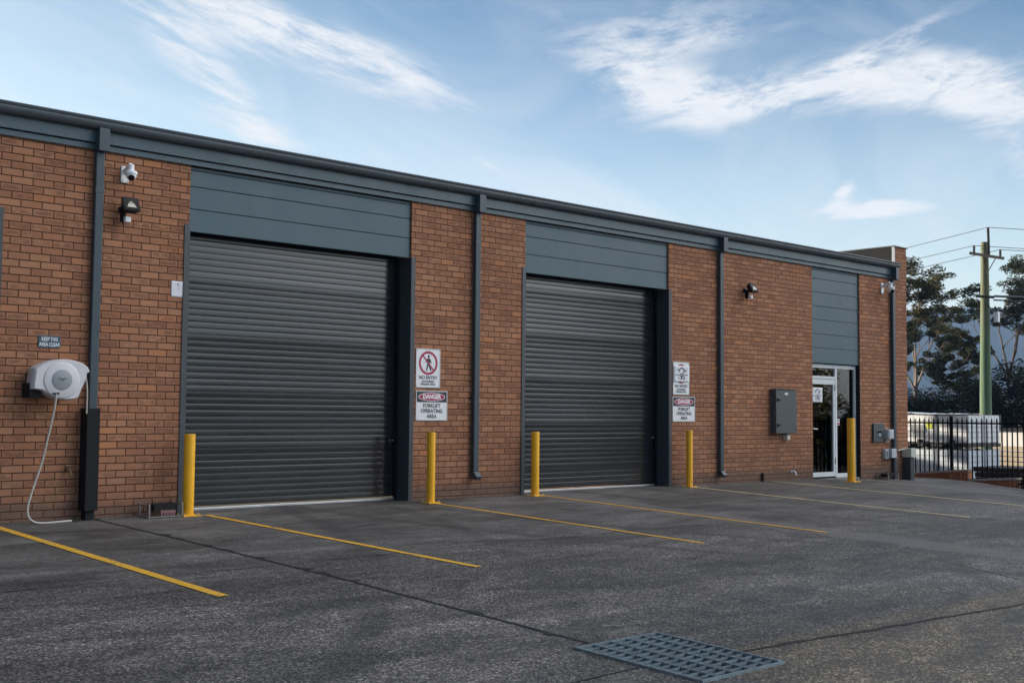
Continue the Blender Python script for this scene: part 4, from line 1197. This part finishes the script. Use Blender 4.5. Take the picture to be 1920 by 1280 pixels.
# plastic sheet thrown over the stack
mb = MB(); n = 14
for i in range(n+1):
    for j in range(9):
        u, v = i/n, j/8
        x = IX-.05 + v*1.2; y = IY+.02+u*2.35
        z = zs2+1.125 + .07*max(0,(u-.6))**1.3*2 + .010*math.sin(u*31+v*5) + .008*math.sin(v*23+u*9)
        if v == 0: z -= .02
        mb.v.append((x,y,z))
for i in range(n):
    for j in range(8):
        a = i*9+j; mb.f.append((a,a+9,a+10,a+1)); mb.m.append(0)
o = mb.build('plastic_sheet', simple('loose_plastic_sheet', (.60,.64,.68), .7, vary=.12, scale=6), smooth=True, fix=False)
so = o.modifiers.new('thick', 'SOLIDIFY'); so.thickness = .004
tag(o, 'crumpled white plastic sheet lying over the top of the stacked bulk tanks', 'plastic sheet')

# stacked black racks, low and long
t = thing('rack_stack', 'pile of black slatted racks just behind the black fence', 'rack pile', (29.6, -.3, TZ))
rnd = random.Random(8)
for k in range(7):
    mb = MB(); z = TZ+.02+k*.135; dx = rnd.uniform(-.05,.05); dy = rnd.uniform(-.04,.04)
    X0, X1, Y0, Y1 = 28.9+dx, 30.1+dx, -.75+dy, .55+dy
    for q in range(9):
        yy = Y0+(Y1-Y0-.09)*q/8; mb.box(X0, X1, yy, yy+.09, z+.095, z+.12)
    for q in range(3):
        xx = X0+(X1-X0-.1)*q/2; mb.box(xx, xx+.1, Y0, Y1, z, z+.0945)
    mb.build('rack', M_rack, t)
t = thing('storage_rack', 'long dark storage bench with a flat top at the right edge behind the fence', 'storage bench', (33.5, -.9, TZ))
mb = MB(); mb.box(31.8, 36.5, -1.2, .1, .17, .28); mb.build('top', M_rack, t)
for (a, b) in ((31.9,-1.1),(31.9,0),(34.2,-1.1),(34.2,0),(36.4,-1.1),(36.4,0)):
    mb = MB(); mb.box(a-.05,a+.05,b-.05,b+.05,TZ,.17); mb.build('leg', M_rack, t)
mb = MB(); mb.box(31.85,36.45,-1.15,.05,-.35,-.28); mb.build('shelf', M_rack, t)
# pale building and timber far right
t = thing('white_shed', 'low white rendered shed wall behind the storage yard, at the right edge', 'shed', (58,14,TZ))
mb = MB(); mb.box(57, 66, 4, 13.8, TZ, .62); mb.build('wall', M_render_wall, t)
mb = MB(); mb.box(56.8, 66.2, 3.8, 14.0, .625, .70); mb.build('roof', M_flash, t)
t = thing('timber_stack', 'stack of pale timber boards in front of the white shed', 'timber stack', (52,10,TZ))
mb = MB()
for k in range(4):
    mb.box(51, 52.2, 5.0, 11.2, TZ+.1+k*.22, TZ+.1+k*.22+.16)
mb.build('board_layers', M_timber, t, bevel=.01)
mb = MB()
for yy in (5.6, 8, 10.6): mb.box(51.05, 52.15, yy, yy+.1, TZ, TZ+.1)
mb.build('bearers', M_rack, t)

# ------------------------------------------------------------------ power pole and lines
PXp, PYp = 41.85, 6.40
t = thing('power_pole', 'green treated timber power pole with crossarm and insulators behind the bulk tanks', 'power pole', (PXp,PYp,TZ))
mb = MB(); mb.tube([(PXp,PYp,TZ-.3),(PXp-.03,PYp-.03,2),(PXp-.12,PYp-.1,5),(PXp-.2,PYp-.16,7.66)], [.225,.205,.165,.132], 20); mb.build('pole', M_pole_mat, t, smooth=True)
top = Vector((PXp-.2,PYp-.16,7.66))
a = Vector((41.40,6.62,7.24)); b = Vector((41.62,5.55,6.98))
ad = (b-a).normalized(); off = Vector((-.16,-.06,0))
rotm = ad.to_track_quat('X','Z').to_matrix()
def obox(mb, c, l, w, h):
    n = len(mb.v)
    for sx in (-1,1):
        for (sy,sz) in ((-1,-1),(1,-1),(1,1),(-1,1)):
            mb.v.append(tuple(rotm @ Vector((sx*l/2, sy*w/2, sz*h/2)) + c))
    for q in ((0,1,2,3),(7,6,5,4),(0,4,5,1),(1,5,6,2),(2,6,7,3),(3,7,4,0)): mb.f.append(tuple(n+i for i in q)); mb.m.append(0)
mb = MB(); obox(mb, (a+b)/2+off, (b-a).length+.1, .09, .10); mb.build('crossarm', M_arm, t)
mb = MB(); mb.tube([a.lerp(b,.80)+off, Vector((41.55,6.15,6.45))], .018, 6); mb.tube([a.lerp(b,.36)+off, Vector((41.60,6.15,6.42))], .014, 6); mb.build('brace', M_arm, t)
def insulator(p, s=1):
    mb = MB(); mb.lathe([(.02,0),(.06*s,.02),(.03*s,.06),(.065*s,.09),(.03*s,.13),(.06*s,.16),(.04*s,.20),(.05*s,.22),(.02,.25)], p, (0,0,1), 14)
    mb.build('insulator', M_ins, t, smooth=True)
    return Vector(p)+Vector((0,0,.25))
iA = insulator(a.lerp(b,.10)+off+Vector((0,0,.05)), .9); iB = insulator(a.lerp(b,.93)+off+Vector((0,0,.05)), .9)
mb = MB(); mb.tube([Vector((41.68,6.10,7.15)), Vector((41.70,6.12,7.95))], .05, 8); mb.build('riser', M_arm, t)
iC = insulator(Vector((41.70,6.12,7.95)), 1)
mb = MB(); mb.tube([Vector((41.45,6.50,5.68)), Vector((41.75,5.95,5.62))], .05, 8); mb.build('cable_bracket', M_arm, t)
mb = MB(); mb.tube([Vector((41.6,6.2,5.50)), Vector((41.75,6.0,5.05))], .02, 6); mb.build('drop_cable', M_wire, t)
mb = MB(); mb.box(41.90,42.06,5.90,6.06,4.72,5.10); mb.build('fuse_box', M_white, t, bevel=.01)
mb = MB(); mb.box(41.88,42.10,5.86,6.08,4.62,4.70); mb.build('fuse_bracket', M_black, t)
def wire(p, q, sag, r, label, n=28):
    p, q = Vector(p), Vector(q); pts = []
    for k in range(n+1):
        u = k/n; v = p.lerp(q, u); v.z -= sag*4*u*(1-u); pts.append(v)
    mb = MB(); mb.tube(pts, r, 6); o = mb.build('power_line', M_wire, smooth=True)
    tag(o, label, 'power line', 'overhead wires'); return o
FL = Vector((60, 53.5, 8.0)); FRr = Vector((72, -20, 7.6))
wire(iC, FL, .55, .012, 'top overhead wire running left from the pole top towards the building')
wire(iA, FL+Vector((-.6,.3,-.75)), .5, .012, 'upper of two close overhead wires running left from the pole crossarm')
wire(iB, FL+Vector((.6,-.6,-.85)), .55, .012, 'lower of two close overhead wires running left from the pole crossarm')
wire(iC, FRr+Vector((0,0,.6)), .5, .012, 'top overhead wire running right from the pole top')
wire(iA, FRr+Vector((-.6,0,-.2)), .5, .012, 'overhead wire running right from the left insulator of the crossarm')
wire(iB, FRr+Vector((.6,0,-.2)), .5, .012, 'overhead wire running right from the right insulator of the crossarm')
wire((41.75,5.95,5.66), FRr+Vector((0,0,-2.0)), .25, .045, 'thick bundled cable running right from the middle of the pole')
wire((41.74,5.98,5.52), FRr+Vector((0,0,-2.35)), .25, .03, 'thinner cable running right just below the thick bundled cable')

# ------------------------------------------------------------------ trees
def leaf_clump(mb, rnd, c, rx, rz, n, size, mi=0, droop=.6):
    for k in range(n):
        while True:
            p = Vector((rnd.uniform(-1,1), rnd.uniform(-1,1), rnd.uniform(-1,1)))
            if p.length < 1 and (p.length > .35 or rnd.random() < .4): break
        pos_ = c + Vector((p.x*rx, p.y*rx, p.z*rz + .25*rz*(1-(p.x*p.x+p.y*p.y))))
        d = Vector((rnd.uniform(-1,1), rnd.uniform(-1,1), -droop*rnd.random() + .3*rnd.random())).normalized()
        s = d.cross(Vector((rnd.uniform(-1,1), rnd.uniform(-1,1), rnd.uniform(-1,1))))
        if s.length < .05: continue
        s.normalize(); l = size*rnd.uniform(.6,1.3); w = l*.34
        mb.quad([pos_-d*l*.5, pos_+s*w*.5, pos_+d*l*.5, pos_-s*w*.5], mi)
def gum(name, label, x, y, h, seed, z0=TZ, spread=.32, bare=.36, leafmat=None, bark=None, leafn=120, lean=(0,0), group='tall gum trees behind the yard', clumps=1.0, size=.24):
    rnd = random.Random(seed)
    t = thing(name, label, 'tree', (x, y, z0), group)
    tb = MB(); lb = MB()
    tips = []
    def limb(p, d, length, r, depth):
        pts = [p]; q = p.copy(); dd = d.copy(); nseg = 5
        for k in range(nseg):
            dd = (dd + Vector((rnd.uniform(-1,1), rnd.uniform(-1,1), rnd.uniform(-.2,.5)))*.16).normalized()
            q = q + dd*length/nseg; pts.append(q.copy())
        tb.tube(pts, [max(.012, r*(1-.48*k/nseg)) for k in range(nseg+1)], 7 if depth < 2 else 4, cap=False)
        if depth == 3 and rnd.random() < .6: tips.append((pts[-2], depth))
        if depth >= 4 or length < h*.045:
            tips.append((q, depth)); return
        nb = 2 if depth == 0 else rnd.choice((2,2,3))
        for b in range(nb):
            ang = rnd.uniform(0, 2*PI); sp = rnd.uniform(.35,.75) if depth else rnd.uniform(.22,.5)
            nd = (dd + Vector((math.cos(ang), math.sin(ang), rnd.uniform(-.1,.35)))*sp).normalized()
            limb(q, nd, length*rnd.uniform(.55,.78), r*.52*rnd.uniform(.85,1.05), depth+1)
        if depth and rnd.random() < .75:
            m = pts[3]; ang = rnd.uniform(0, 2*PI)
            limb(m, (dd+Vector((math.cos(ang),math.sin(ang),.15))*.9).normalized(), length*.5, r*.4, depth+1)
    base = Vector((x,y,z0-.2))
    d0 = Vector((lean[0],lean[1],1)).normalized()
    # trunk
    trunk = [base]; q = base.copy(); dd = d0.copy()
    for k in range(6):
        dd = (dd + Vector((rnd.uniform(-1,1),rnd.uniform(-1,1),.4))*.05).normalized(); q = q + dd*h*bare/6; trunk.append(q.copy())
    r0 = h*.0125
    tb.tube(trunk, [r0*(1.15-.4*k/6) for k in range(7)], 10, cap=False)
    nb = rnd.choice((3,4))
    a0 = rnd.uniform(0,2*PI)
    for b in range(nb):
        ang = a0 + 2*PI*b/nb + rnd.uniform(-.4,.4); sp = spread*rnd.uniform(.7,1.35)
        limb(q, (dd+Vector((math.cos(ang),math.sin(ang),.15))*sp).normalized(), h*(1-bare)*rnd.uniform(.34,.46), r0*.55, 1)
    limb(q, dd, h*(1-bare)*.46, r0*.6, 1)
    for (p, dep) in tips:
        if rnd.random() > clumps*.88: continue
        cc = p + Vector((rnd.uniform(-1,1),rnd.uniform(-1,1),rnd.uniform(-.3,.3)))*h*.02
        rx = h*rnd.uniform(.028,.052)
        leaf_clump(lb, rnd, cc, rx, rx*rnd.uniform(.42,.66), int(leafn*rnd.uniform(.7,1.3)), size)
    tb.build('trunk', bark or M_bark, t, smooth=True, fix=False)
    lb.build('crown', leafmat or M_leaf_gum, t, fix=False)
    return t
def shrub(name, label, x, y, h, w, seed, z0=TZ, n=34, leafn=120, mat=None, size=.2, group='dark shrubs behind the yard'):
    rnd = random.Random(seed)
    t = thing(name, label, 'shrub', (x,y,z0), group); tb = MB(); lb = MB()
    for k in range(7):
        a = rnd.uniform(0,2*PI); e = Vector((x+math.cos(a)*w*.35, y+math.sin(a)*w*.35, z0+h*rnd.uniform(.5,.8)))
        tb.tube([Vector((x+rnd.uniform(-.2,.2),y+rnd.uniform(-.2,.2),z0-.1)), Vector((x,y,z0)).lerp(e,.5)+Vector((rnd.uniform(-.2,.2),)*3), e], [.09,.06,.02], 6, cap=False)
    for k in range(n):
        a = rnd.uniform(0,2*PI); rr = math.sqrt(rnd.random())*w*.5; u = rnd.random()
        hh = h*(1-.55*(rr/(w*.5))**2)
        c = Vector((x+math.cos(a)*rr, y+math.sin(a)*rr, z0+hh*(.12+.84*u)))
        leaf_clump(lb, rnd, c, rnd.uniform(.11,.2)*w, rnd.uniform(.08,.15)*h, leafn, size)
    tb.build('stems', M_bark, t, smooth=True, fix=False); lb.build('foliage', mat or M_leaf_dark, t, fix=False)
    return t
gum('gum_tree', 'tall gum tree with golden lit top just right of the building corner', 73.8, 26.3, 12.1, 41, spread=.42, bare=.34, leafmat=M_leaf_sunlit, bark=M_bark_pale, leafn=110)
gum('gum_tree', 'tall spreading gum tree behind the power pole, at its right', 78.2, 22.0, 12.6, 12, spread=.46, bare=.40, leafn=125)
gum('gum_tree', 'gum tree at the right edge of the photo beyond the pole', 80.5, 18.0, 9.9, 7, spread=.42, bare=.34, leafn=125)
gum('gum_tree', 'slender shorter gum tree between the building corner and the golden topped gum', 67.5, 25.2, 8.6, 23, spread=.34, bare=.30, leafn=110, bark=M_bark_pale)
gum('gum_tree', 'smaller dark gum tree in the gap left of the power pole', 76.5, 24.0, 8.2, 55, spread=.50, bare=.22, leafn=120)
for i, (x, y, h, w, lab) in enumerate([
    (66, 22.3, 3.9, 4.6, 'dark rounded shrub below the golden topped gum tree'),
    (67.5, 20.0, 5.5, 5.0, 'tallest dark shrub immediately left of the power pole'),
    (69, 17.4, 5.6, 4.8, 'dark shrub right behind the base of the power pole'),
    (70, 14.9, 5.4, 5.0, 'dark shrub above the white shed wall at the right edge'),
    (64, 23.9, 4.8, 4.0, 'dark shrub against the brick corner above the bulk tanks'),
    (75, 27.5, 5.0, 7.0, 'broad dark shrub behind the golden topped gum trunk')]):
    shrub('shrub', lab, x, y, h, w, 70+i, n=70, leafn=250, size=.22)
# gums across the road, mirrored in the entry door glass
src = [o for o in bpy.data.objects if o.name == 'gum_tree' or o.name == 'gum_tree.001' or o.name == 'gum_tree.004']
acr = [(58,-34,1),(50,-30,2),(56,-26,0),(62,-22,2),(66,-31,0)]
for i, (x, y, k) in enumerate(acr):
    s = src[k]
    c = copy_tree(s, (x-s.location.x, y-s.location.y, 0), 'gum tree across the yard, seen only as a reflection in the entry door glass', 'gum trees across the road')

s = src[2]; copy_tree(s, (28.2-s.location.x, 28.5-s.location.y, 0), 'gum tree added out of sight behind the warehouse to shade the bulk tanks', 'gum trees across the road')  # unseen occluder, added to keep the sun off the tanks
sh0 = [o for o in bpy.data.objects if o.name == 'shrub' or o.name == 'shrub.001']
for i, (x, y) in enumerate([(47,-13),(46.5,-17.5),(50,-21.5),(44,-22),(53,-17),(41,-19.5)]):
    s_ = sh0[i % 2]; copy_tree(s_, (x-s_.location.x, y-s_.location.y, -.2), 'shrub across the yard, seen only as a reflection in the entry door glass', 'shrubs across the road')
for o in bpy.data.objects:
    if o.name.startswith('foliage') and o.parent.get('group') == 'shrubs across the road':
        o.material_slots[0].link = 'OBJECT'; o.material_slots[0].material = M_leaf_sunlit  # sunlit look of the reflected shrubs comes from this leaf colour

# a continuous belt of scrub across the road: it shows only as the dark lower half of the doors' reflections
rnd = random.Random(77); mb = MB()
belt = [(64,-30),(52,-40),(38,-48),(22,-55),(4,-60),(-16,-62)]
for (a, b) in zip(belt[:-1], belt[1:]):
    for k in range(34):
        u = rnd.random(); x = a[0]+(b[0]-a[0])*u+rnd.gauss(0,1.2); y = a[1]+(b[1]-a[1])*u+rnd.gauss(0,1.2)
        z = TZ + rnd.uniform(.3, 6.6+1.3*math.sin(x*.31))
        leaf_clump(mb, rnd, Vector((x,y,z)), rnd.uniform(1.3,2.2), rnd.uniform(.9,1.4), 70, .62)
o = mb.build('scrub_belt', M_leaf_dark, fix=False); o['kind'] = 'stuff'

# ------------------------------------------------------------------ distant range
mb = MB(); nA, nB = 70, 6
import random as _r
rr = _r.Random(2)
ph = [rr.uniform(0,6) for _ in range(6)]
for i in range(nA+1):
    az = R(20 + 90*i/nA)
    u = i/nA
    ridge = 128 + 22*math.sin(u*5+ph[0]) + 12*math.sin(u*13+ph[1]) + 6*math.sin(u*31+ph[2]) + 3*math.sin(u*67+ph[3])
    for j in range(nB+1):
        v = j/nB; dist = 1250 + 420*v
        z = -3 + (ridge+3)*math.sin(v*PI/2)**1.1 + 5*math.sin(u*40+v*6)*v*(1-v)
        mb.v.append((math.sin(az)*dist, math.cos(az)*dist-13, z))
for i in range(nA):
    for j in range(nB):
        a = i*(nB+1)+j; mb.f.append((a,a+1,a+nB+2,a+nB+1)); mb.m.append(0)
struct(mb.build('hills', M_hill, smooth=True, fix=False))

# ------------------------------------------------------------------ haze
HAZE = 0.00022
if HAZE:
    mb = MB(); mb.box(-2500, 2500, -2500, 2500, TZ-1.1, 185)
    m = bpy.data.materials.new('thin_haze'); m.use_nodes = True
    nt = NT(m.node_tree); m.node_tree.nodes.remove(m.node_tree.nodes['Principled BSDF'])
    pv = nt.add('ShaderNodeVolumePrincipled'); pv.inputs['Color'].default_value = (.30,.52,.95,1); pv.inputs['Density'].default_value = HAZE
    nt.l.new(pv.outputs[0], m.node_tree.nodes['Material Output'].inputs['Volume'])
    o = mb.build('haze', m); o['kind'] = 'stuff'; o.display_type = 'WIRE'

# ------------------------------------------------------------------ sky and sun
SUN_EL, SUN_AZ = 11.0, -22.0          # azimuth from +Y towards +X
w = bpy.data.worlds.new('World'); scene.world = w; w.use_nodes = True
nt = NT(w.node_tree); bg = w.node_tree.nodes['Background']
sky = nt.add('ShaderNodeTexSky', sky_type='NISHITA'); sky.sun_disc = False
sky.sun_elevation = R(SUN_EL); sky.sun_rotation = R(SUN_AZ)
sky.altitude = 50; sky.air_density = 1.0; sky.dust_density = .8; sky.ozone_density = 1.6
d = nt.sep(nt.add('ShaderNodeTexCoord').outputs['Generated'])
DEG = 180/PI
az = nt.math('MULTIPLY', nt.math('ARCTAN2', d[0], d[1]), DEG)
el = nt.math('MULTIPLY', nt.math('ARCSINE', d[2]), DEG)
P = nt.comb(az, el, 0.0)
# wind-drawn cirrus: warped noise, stretched along the streak direction
def rotscale(ang, sx, sy):
    ca, sa = math.cos(R(ang)), math.sin(R(ang))
    x = nt.math('ADD', nt.math('MULTIPLY', az, ca*sx), nt.math('MULTIPLY', el, sa*sx))
    y = nt.math('ADD', nt.math('MULTIPLY', az, -sa*sy), nt.math('MULTIPLY', el, ca*sy))
    return nt.comb(x, y, 0.0)
wisp = nt.noise(rotscale(-19, .15, .80), 1.0, 12, .68, .22, '2D')
wisp2 = nt.noise(rotscale(8, .20, .66), 1.0, 12, .68, .25, '2D')
soft = nt.noise(P, .09, 4, .5, .4, '2D')
def blob(a, e, ang, ra, re, amp):
    ca, sa = math.cos(R(ang)), math.sin(R(ang))
    da = nt.math('SUBTRACT', az, a); de = nt.math('SUBTRACT', el, e)
    x = nt.math('ADD', nt.math('MULTIPLY', da, ca/ra), nt.math('MULTIPLY', de, sa/ra))
    y = nt.math('ADD', nt.math('MULTIPLY', da, -sa/re), nt.math('MULTIPLY', de, ca/re))
    r2 = nt.math('ADD', nt.math('MULTIPLY', x, x), nt.math('MULTIPLY', y, y))
    return nt.math('MULTIPLY', nt.math('EXPONENT', nt.math('MULTIPLY', r2, -1.0)), amp)
def total(bl):
    s = bl[0]
    for b_ in bl[1:]: s = nt.math('ADD', s, b_)
    return s
mA = total([blob(33.5,16.9,-14,8.0,1.25,1.15), blob(26.8,16.6,-40,4.6,1.1,.85), blob(30,18.6,-14,5,.7,.6), blob(30.3,12.8,-55,3.0,.9,.62), blob(34,12.6,-8,6.5,1.1,.50), blob(42,11.6,-30,3.4,.45,.55), blob(22,15,-10,5,1.6,.35)])
mB = total([blob(49.6,15.7,-20,3.8,1.4,1.15), blob(56.5,15.2,3,7.0,1.2,1.15), blob(64.5,14.6,-16,4.6,1.4,1.1), blob(50.5,18.0,2,5.5,1.0,.75), blob(60,16.8,22,4.5,.5,.62), blob(66.5,11.6,-45,3.4,1.2,.55), blob(59.4,9.65,1,2.9,.40,1.9), blob(58.4,10.35,50,.85,.36,1.6), blob(48,19.4,0,9,.6,.35)])
cA = nt.math('MULTIPLY', mA, nt.sstep(wisp, .24, .72, .11, 1.3))
cB = nt.math('MULTIPLY', mB, nt.sstep(wisp2, .24, .71, .13, 1.3))
cov = nt.math('ADD', cA, cB)
# the rest of the dome carries thin scattered cirrus too
inview = nt.math('MULTIPLY', nt.sstep(nt.math('ABSOLUTE', nt.math('SUBTRACT', az, 43.0)), 30.0, 48.0), 1.0)
hi = nt.sstep(el, 22.0, 34.0)
rest = nt.math('MULTIPLY', nt.math('MAXIMUM', inview, hi), nt.math('MULTIPLY', nt.sstep(soft, .42, .66), nt.sstep(wisp, .35, .7)))
cov = nt.math('ADD', cov, nt.math('MULTIPLY', nt.math('MULTIPLY', rest, nt.sstep(nt.math('ABSOLUTE', az), 176.0, 150.0)), .75))
cov = nt.math('MULTIPLY', nt.sstep(cov, -.08, 1.25, 0.0, .97), nt.sstep(nt.noise(rotscale(-6, .5, 1.5), 1.0, 8, .7, .3, '2D'), .2, .7, .78, 1.0))
veil = nt.math('MULTIPLY', nt.sstep(nt.noise(rotscale(-25,.07,.16), 1.0, 6, .55, .6, '2D'), .30, .70), nt.sstep(el, 3.0, 17.0, .72, .22))
cov2 = nt.math('MAXIMUM', cov, veil)
grade = nt.mix(nt.sstep(el, 6.0, 22.0), (1.06, .95, .90, 1), (.33, .455, .55, 1))     # drier, deeper blue overhead
grade = nt.mix(nt.sstep(az, 46.0, 24.0, 0, .55), grade, (.90, .81, .70, 1))
grade = nt.mix(nt.math('MULTIPLY', nt.sstep(d[0], -.20, -.70), .92), grade, (.16, .18, .21, 1))      # unseen western sky darkened to shade the left-facing sides
skyc = nt.mix(1.0, sky.outputs[0], grade, 'MULTIPLY')
CLOUD = (3.25, 3.25, 3.27, 1)
final = nt.mix(cov2, skyc, CLOUD)
# bright cloud added in the unseen sky behind the camera to light the facade
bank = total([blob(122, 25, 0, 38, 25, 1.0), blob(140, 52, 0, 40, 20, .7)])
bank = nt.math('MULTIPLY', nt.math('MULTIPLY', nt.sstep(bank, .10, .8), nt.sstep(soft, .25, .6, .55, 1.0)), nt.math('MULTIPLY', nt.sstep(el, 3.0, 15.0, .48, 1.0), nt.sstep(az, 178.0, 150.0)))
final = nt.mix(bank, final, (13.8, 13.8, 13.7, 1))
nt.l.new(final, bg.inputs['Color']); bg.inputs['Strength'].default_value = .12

sd = bpy.data.lights.new('sun', 'SUN'); sd.energy = 4.6; sd.angle = R(.5); sd.color = (1,.88,.70)
so = bpy.data.objects.new('sun', sd); COL.objects.link(so)
sv = Vector((math.sin(R(SUN_AZ))*math.cos(R(SUN_EL)), math.cos(R(SUN_AZ))*math.cos(R(SUN_EL)), math.sin(R(SUN_EL))))
so.rotation_euler = sv.to_track_quat('Z','Y').to_euler(); so.location = (0, 20, 30)

# ------------------------------------------------------------------ camera
cd_ = bpy.data.cameras.new('camera'); cam = bpy.data.objects.new('camera', cd_); COL.objects.link(cam)
cd_.sensor_width = 36; cd_.sensor_fit = 'HORIZONTAL'; cd_.lens = 2197.0/1920*36
cd_.clip_start = .1; cd_.clip_end = 6000
yaw, pit, rol = R(42.607), R(3.496), R(.5055)
f = Vector((math.sin(yaw)*math.cos(pit), math.cos(yaw)*math.cos(pit), math.sin(pit)))
r = Vector((math.cos(yaw), -math.sin(yaw), 0)); u = r.cross(f)
r2 = r*math.cos(rol)+u*math.sin(rol); u2 = -r*math.sin(rol)+u*math.cos(rol)
cam.matrix_world = Matrix(((r2.x,u2.x,-f.x,0),(r2.y,u2.y,-f.y,-13.469),(r2.z,u2.z,-f.z,1.25),(0,0,0,1)))
scene.camera = cam

scene.view_settings.view_transform = 'Standard'; scene.view_settings.look = 'None'
scene.view_settings.exposure = 1.3; scene.view_settings.gamma = 1
scene.cycles.max_bounces = 8; scene.cycles.transparent_max_bounces = 12
scene.cycles.use_denoising = True
